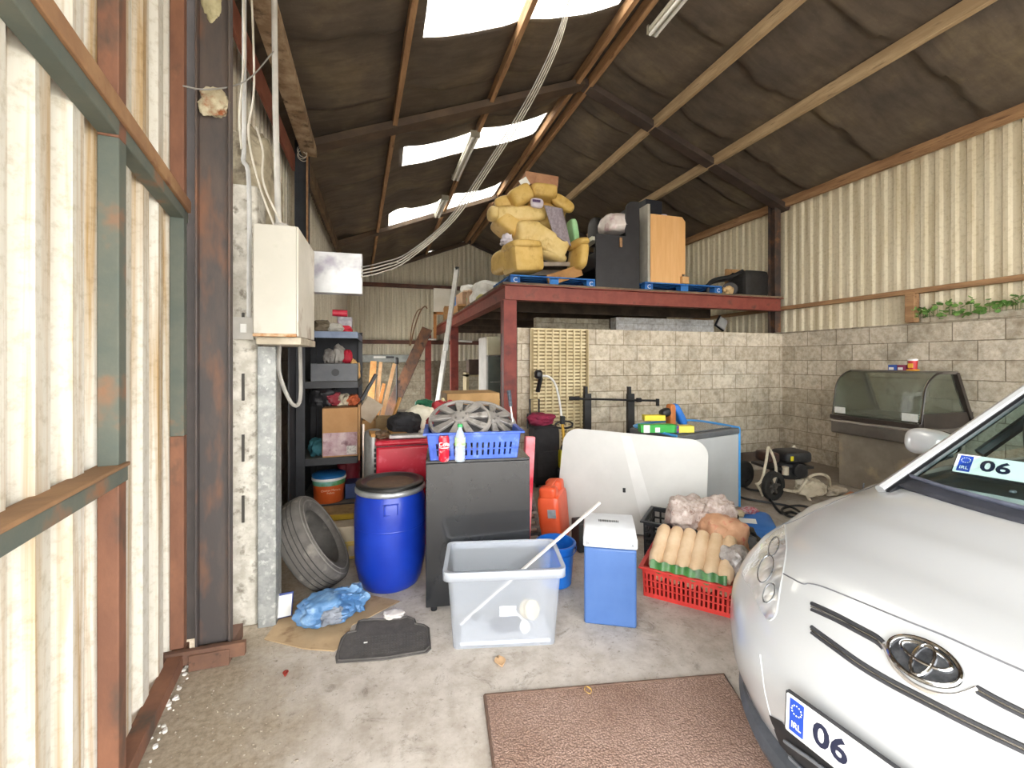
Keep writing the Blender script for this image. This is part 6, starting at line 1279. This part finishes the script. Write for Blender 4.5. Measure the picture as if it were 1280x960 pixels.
slit([(1014, 787), (1040, 806), (1075, 831), (1110, 852), (1150, 873), (1217, 907), (1280, 937), (1350, 971), (1430, 1008)], .022)
strip([(1104, 806), (1109, 816), (1117, 832), (1133, 849), (1150, 860), (1168, 867), (1190, 870), (1206, 867), (1221, 861)], .006, 'chrome_surround', M('#c9c3bb', None, rough=.2, metal=.7), .001)
# emblem
E0 = hit(1155, 827, 0); d_ = ray(1155, 827).normalized(); _, n0, _, _ = BVH.ray_cast(CAM, d_)
if n0.dot(d_) > 0: n0 = -n0
ex_ = (-KL); ex_ = (ex_ - n0 * ex_.dot(n0)).normalized(); ey_ = n0.cross(ex_); 
if ey_.z < 0: ey_ = -ey_
EB = Matrix((ex_, ey_, n0)).transposed()
em = bpy.data.objects.new('emblem', None); C.objects.link(em); em.parent = car; em.matrix_parent_inverse = mw(car).inverted(); em.location = E0
def ell(cx, cy, rx, ry, r, z=.008, n=40, rot=0): return [E0 + EB @ Vector((cx + rx * math.cos(a), cy + ry * math.sin(a), z)) for a in [2 * math.pi * i / n for i in range(n + 1)]]
emb = []
mb = MB(); vs = [E0 + EB @ Vector((.078 * math.cos(a), .054 * math.sin(a), z)) for z in (-.01, .006) for a in [2 * math.pi * i / 40 for i in range(40)]]
mb.add(vs, [tuple(range(40, 80))] + [(i, (i + 1) % 40, (i + 1) % 40 + 40, i + 40) for i in range(40)]); mb.build('emblem_backing', M('#3c3e42', '#6f7276', 14, .25, .6), em, world=True)
for nm_, args in (('outer_ring', (0, 0, .078, .054, .0062)), ('wide_oval', (0, .016, .055, .024, .005)), ('upright_oval', (0, .0, .021, .047, .005))):
    mb = MB(); mb.tube(ell(args[0], args[1], args[2], args[3], 0), args[4], 8); mb.build(nm_, CHR, em, world=True)
# number plate
pTL = Vector((1.185, 1.03, .565)); pu = Vector((.12, -.99, 0)).normalized(); pdn = Vector((-.05, 0, -1)).normalized(); pn = pdn.cross(pu).normalized()
if pn.x > 0: pn = -pn
px_ = pu; py_ = -pdn; PB = Matrix((px_, py_, pn)).transposed(); pc = pTL + pu * .26 + pdn * .057
npl = bpy.data.objects.new('number_plate', None); C.objects.link(npl); npl.parent = car; npl.matrix_parent_inverse = mw(car).inverted(); npl.location = pc
def pl(name, x, y, w_, h_, z, mat, t_=.002, parent=npl, cc=None, BBs=None, rr=.006):
    cc = cc or pc; BBs = BBs or PB; mb = MB(); mb.prism([(x + a, y + b_) for a, b_ in rrect(w_, h_, min(rr, h_ * .2), 3)], t_, cc + BBs @ Vector((0, 0, z)), BBs); return mb.build(name, mat, parent, world=True)
PWH = M('#dcdcda', None, rough=.35); PBL = M('#1a3f9c', None, rough=.35); PNV = M('#141a33', None, rough=.4); PYW = M('#d8dcc8', None, rough=.4)
def ptext(s, size, x, y, mat, z=.003, sx=1, parent=npl, cc=None, BBs=None, off=0):
    cc = cc or pc; BBs = BBs or PB; o = text(s, size, mat, None, cc + BBs @ Vector((x, y, z)), M3=BBs, sx=sx, off=off); o.parent = parent; o.matrix_parent_inverse = mw(parent).inverted(); return o
def plate(parent, cc, BBs):
    pl('plate_back', 0, 0, .53, .12, -.012, DK2, .011, parent, cc, BBs); pl('plate_face', 0, 0, .52, .112, 0, PWH, .002, parent, cc, BBs)
    pl('euro_band', -.228, 0, .042, .096, .0022, PBL, .0008, parent, cc, BBs, .002)
    ptext('IRL', .026, -.228, -.026, PWH, .0035, .85, parent, cc, BBs, 0)
    mb = MB()
    for i in range(12):
        a = 2 * math.pi * i / 12; mb.prism([(-.228 + .0145 * math.cos(a) + .0022 * math.cos(q), .02 + .0145 * math.sin(a) + .0022 * math.sin(q)) for q in [2 * math.pi * k / 5 for k in range(5)]], .0006, cc + BBs @ Vector((0, 0, .003)), BBs)
    mb.build('star_ring', PYW, parent, world=True)
    ptext('06', .088, -.135, -.001, PNV, .003, 1.05, parent, cc, BBs, .0022); ptext('K', .088, .02, -.001, PNV, .003, 1.05, parent, cc, BBs, .0022)
plate(npl, pc, PB)
# lower bumper: intake, fog lamp recess, lip
IN = [(963, 895), (980, 905), (995, 925), (1060, 975), (1120, 1010), (1120, 1040), (1020, 1000), (985, 950)]
patch([(962, 893), (978, 902), (990, 915), (1100, 990), (1100, 1040), (1000, 985), (975, 930)], 'lower_intake', M('#16171a', '#232428', 9, .6), .003, 8, mirror=False)
for dv in (0, 20): strip([(984 + dv * .3, 925 + dv), (1010, 943 + dv), (1050, 972 + dv), (1090, 1000 + dv)], .006, 'grille_bar', M('#5c5f63', '#6c6f73', 8, .4), .01)
patch([(906.5, 838), (914, 845), (924, 858), (932, 880), (936, 893), (925, 878), (914, 862)], 'fog_lamp_recess', M('#2c2e33', '#6d7076', 20, .4), .003, 4)
# dark front lip
mb = MB(); pts = []
for i in range(41):
    l_ = -.84 + 1.68 * i / 40; p = body_pt(-1, l_ / .885, -.95); pts.append(cw_(p.x - .015 + .03 * abs(l_) ** 4, p.y * 1.0, .17))
mb.tube(pts, .045, 8); mb.build('front_lip', M('#3f4247', '#50535a', 9, .5), car, world=True)
# bumper crease
strip([(950, 818), (952, 835), (957, 870), (968, 910), (985, 950)], .004, 'bumper_crease', PAINT, -.001, True)
# wheels
TY = M('#1d1d1e', '#2a2a2a', 20, .85)
for s_ in (.90, 3.65):
    for l_ in (-.78, .78):
        c = cw_(s_, l_, .315); B_ = basis(KL if l_ > 0 else -KL)
        mb = MB(); mb.ring([(.2, -.09), (.29, -.1), (.312, -.08), (.315, 0), (.312, .08), (.29, .1), (.2, .09)], c, 40, B_); w_ = mb.build('wheel', TY, car, world=True)
        mb = MB(); mb.lathe([(.2, .06), (.195, .085), (.185, .07), (.1, .05), (.05, .075), (.001, .08)], c, 32, B_); mb.build('rim', M('#9fa1a2', '#b3b5b6', 8, .35, .6), w_, world=True)
# ---- cabin ----
GLS = bpy.data.materials.new('car_glass'); GLS.use_nodes = True; nt = GLS.node_tree; nt.nodes.clear()
o_ = nt.nodes.new('ShaderNodeOutputMaterial'); tp = nt.nodes.new('ShaderNodeBsdfTransparent'); pb = nt.nodes.new('ShaderNodeBsdfGlossy'); mx = nt.nodes.new('ShaderNodeMixShader'); fr_ = nt.nodes.new('ShaderNodeLayerWeight'); fr_.inputs[0].default_value = .12
tp.inputs[0].default_value = (.78, .93, .92, 1); pb.inputs['Roughness'].default_value = .02
nt.links.new(fr_.outputs[1], mx.inputs[0]); nt.links.new(tp.outputs[0], mx.inputs[1]); nt.links.new(pb.outputs[0], mx.inputs[2]); nt.links.new(mx.outputs[0], o_.inputs[0])
def local(p): q = p - FC; return Vector((q.dot(KB), q.dot(KL), p.z))
A0 = local(Vector((2.40, 1.44, 1.035))); A1 = local(Vector((3.12, 1.37, 1.395))); A2 = A0 + (A1 - A0) * 1.45
def ws(s, t_):  # windscreen: s across, t up
    l_ = (s - .5) * 2; e = lambda a: a
    L_ = A0.y + (A2.y - A0.y) * t_; x = A0.x + (A2.x - A0.x) * t_ - .16 * (1 - l_ * l_) * (1 - .4 * t_); z = A0.z + (A2.z - A0.z) * t_ - .012 * (1 - t_) + .03 * (1 - l_ * l_) * t_
    return cw_(x, l_ * L_, z)
mb = MB(); mb.grid(ws, 16, 10); mb.build('windscreen', GLS, car, world=True, smooth=60)
BT2 = M('#15171b', None, rough=.3)
for sgn in (1, -1):
    a, b_ = (0 if sgn < 0 else 1), None
    inner = [ws(a, k / 8) for k in range(-1, 9)]
    mb = MB(); mb.tube([p + KL * sgn * .022 + Vector((0, 0, .004)) for p in inner], .024, 8); mb.build('pillar', PAINT, car, world=True)
    mb = MB(); mb.tube([p - KL * sgn * .008 for p in inner], .017, 8); mb.build('pillar_seal', BT2, car, world=True)
top0 = [ws(i / 16, 1) for i in range(17)]
zr = 1.60
def roof(s, t_):
    p = top0[int(round(s * 16))]; q = local(p); l_ = (s - .5) * 2; x = q.x + t_ * (3.95 - q.x); z = q.z + (zr - q.z) * math.sin(min(1, t_ * 2.2) * math.pi / 2) * (1 - .06 * l_ * l_) - .12 * t_ ** 3; z = max(z, q.z - .12)
    return cw_(x, q.y * (1 + .06 * math.sin(math.pi * min(1, t_ * 1.3))), z)
mb = MB(); mb.grid(roof, 16, 14); mb.build('roof', PAINT, car, world=True, smooth=60, solid=.02)
for sgn in (1, -1):
    def side(s, t_, sgn=sgn):
        si = 1 if sgn > 0 else 0
        topp = local(roof(si, s * .92)); bot = Vector((A0.x + .05 + s * (4.1 - A0.x), sgn * .80, 1.0)); 
        if s < .25: k = s / .25; bot = Vector((A0.x + .05 + s * (4.1 - A0.x), sgn * (A0.y + (.80 - A0.y) * k ** .5), 1.02)) 
        return cw_(*bot.lerp(topp, t_))
    mb = MB(); mb.grid(side, 16, 4); mb.build('side_glass', GLS, car, world=True, smooth=60)
    for s in (.38, .68, .97): mb = MB(); mb.tube([side(s, k / 4) for k in range(5)], .03, 6); mb.build('door_pillar', BT2, car, world=True)
mb = MB(); mb.grid(lambda s, t_: cw_(4.15, (s - .5) * 1.5, 1.0).lerp(roof(round(s * 16) / 16, 1), t_), 16, 4); mb.build('rear_glass', GLS, car, world=True)
# cowl, dash, seats
def cowl(s, t_):
    p = local(ws(s, 0)); return cw_(p.x - .07 + .09 * t_, p.y * 1.04, p.z - .035 + .035 * t_)
mb = MB(); mb.grid(cowl, 16, 3); mb.build('cowl_panel', M('#2a2c33', '#363841', 9, .5), car, world=True, solid=.012)
mb = MB(); mb.tube([local(ws(k / 12, .0)) for k in range(13)], .01, 6); mb.v = [cw_(p.x - .0, p.y, p.z + .006) for p in mb.v]; mb.build('wiper', M('#4a4e5c', '#5b6070', 12, .5), car, world=True)
mb = MB(); mb.grid(lambda s, t_: cw_(local(ws(s, 0)).x + .03 + t_ * .45, local(ws(s, 0)).y * .96, 1.005 + .03 * t_), 12, 4); mb.build('dashboard', M('#2a2b2e', '#35363a', 8, .7), car, world=True, solid=.02)
for l_ in (-.37, .37):
    mb = MB(); mb.puff(cw_(2.35, l_, 1.05), (.16, .46, .5), 5, rotm(0, -10, 4)); mb.puff(cw_(2.42, l_, 1.36), (.1, .25, .16), 3.5, rotm(0, 0, 4)); mb.build('seat', M('#3a3c3d', '#474a4b', 9, .8), car, world=True)
mb = MB(); c = cw_(1.95, -.37, 1.06); D_ = basis(Vector((-.8, 0, .5))); mb.tube([c + D_ @ Vector((.17 * math.cos(a), .17 * math.sin(a), 0)) for a in [2 * math.pi * i / 28 for i in range(29)]], .014, 8); mb.build('steering_wheel', BLACKPL, car, world=True)
# spare plate behind the windscreen
qa = PZ(1190, 589, 1.075); qb = PZ(1290, 605, 1.075)
u_ = (qb - qa).normalized(); up_ = Vector((.68, .16, .55)); up_ = (up_ - u_ * up_.dot(u_)).normalized(); n_ = u_.cross(up_).normalized()
if n_.z < 0: n_ = -n_
SB = Matrix((u_, up_, n_)).transposed(); sc0 = qa + u_ * .26 + up_ * .056
sp_ = thing('spare_number_plate', 'white Irish number plate lying on the dashboard behind the windscreen', 'number plate', tuple(sc0))
plate(sp_, sc0, SB)
# washer jet, mirror
mb = MB(); p = hit(1266, 615.5, .003); mb.puff(p, (.03, .018, .014), 2.6); mb.build('washer_jet', M('#3a3c42', '#6a6c72', 30, .4), car, world=True)
for sgn in (1, -1):
    c = local(PD(1163, 553, 2.42)); c = cw_(c.x, c.y * sgn, c.z)
    mb = MB(); mb.puff(c, (.16, .215, .145), 2.9, rotm(0, 0, 4 - 8 * sgn), 10, lambda q: Vector((q.x * (1 - .1 * q.z), q.y, q.z * (1 + .12 * q.y * sgn) * (1 - .0 * q.x)))); m_ = mb.build('wing_mirror', PAINT, car, world=True, smooth=60)
    mb = MB(); mb.puff(c + Vector((.075, 0, 0)), (.03, .19, .12), 3, rotm(0, 0, 4)); mb.build('mirror_glass', M('#5d6468', None, rough=.08, metal=.9), m_, world=True)
    a = c - KL * sgn * .07 - Vector((0, 0, .05)); mb = MB(); mb.beam(a, cw_(local(c).x + .05, .80 * sgn, 1.0), .07, .04); mb.build('mirror_arm', BLACKPL, m_, world=True, bev=.008)
# door lines
for sgn in (1, -1):
    for s_ in (1.35, 2.42, 3.3):
        mb = MB(); mb.tube([cw_(s_, sgn * .885 * lerp_tab(z, [(.16, .955), (.35, .985), (.6, 1.0), (.8, .99), (1.0, .955)]), z) for z in (.3, .45, .6, .75, .9)], .004, 5); mb.build('door_gap', LINE, car, world=True)
# ================= CAMERA, LIGHT =================
cam = bpy.data.cameras.new('camera'); co = bpy.data.objects.new('camera', cam); C.objects.link(co)
cam.sensor_width = 36; cam.lens = 36 * F / 1280; cam.shift_y = -(480 - HZ) / 1280; cam.clip_start = .05; cam.clip_end = 200
co.location = CAM; co.rotation_euler = (R(90), 0, -YAW)
bpy.context.scene.camera = co
w = bpy.data.worlds.new('sky'); bpy.context.scene.world = w; w.use_nodes = True; nt = w.node_tree; nt.nodes.clear()
out = nt.nodes.new('ShaderNodeOutputWorld'); bg = nt.nodes.new('ShaderNodeBackground'); nt.links.new(bg.outputs[0], out.inputs[0])
bg.inputs[0].default_value = (1.0, .99, .975, 1); bg.inputs[1].default_value = 9.0
sc = bpy.context.scene
sc.view_settings.view_transform = 'Standard'; sc.view_settings.look = 'None'; sc.view_settings.gamma = 1; sc.view_settings.use_curve_mapping = False
sc.view_settings.exposure = 0.3
sc.cycles.max_bounces = 10; sc.cycles.diffuse_bounces = 6; sc.cycles.transparent_max_bounces = 12; sc.cycles.sample_clamp_indirect = 8
sc.cycles.use_denoising = True
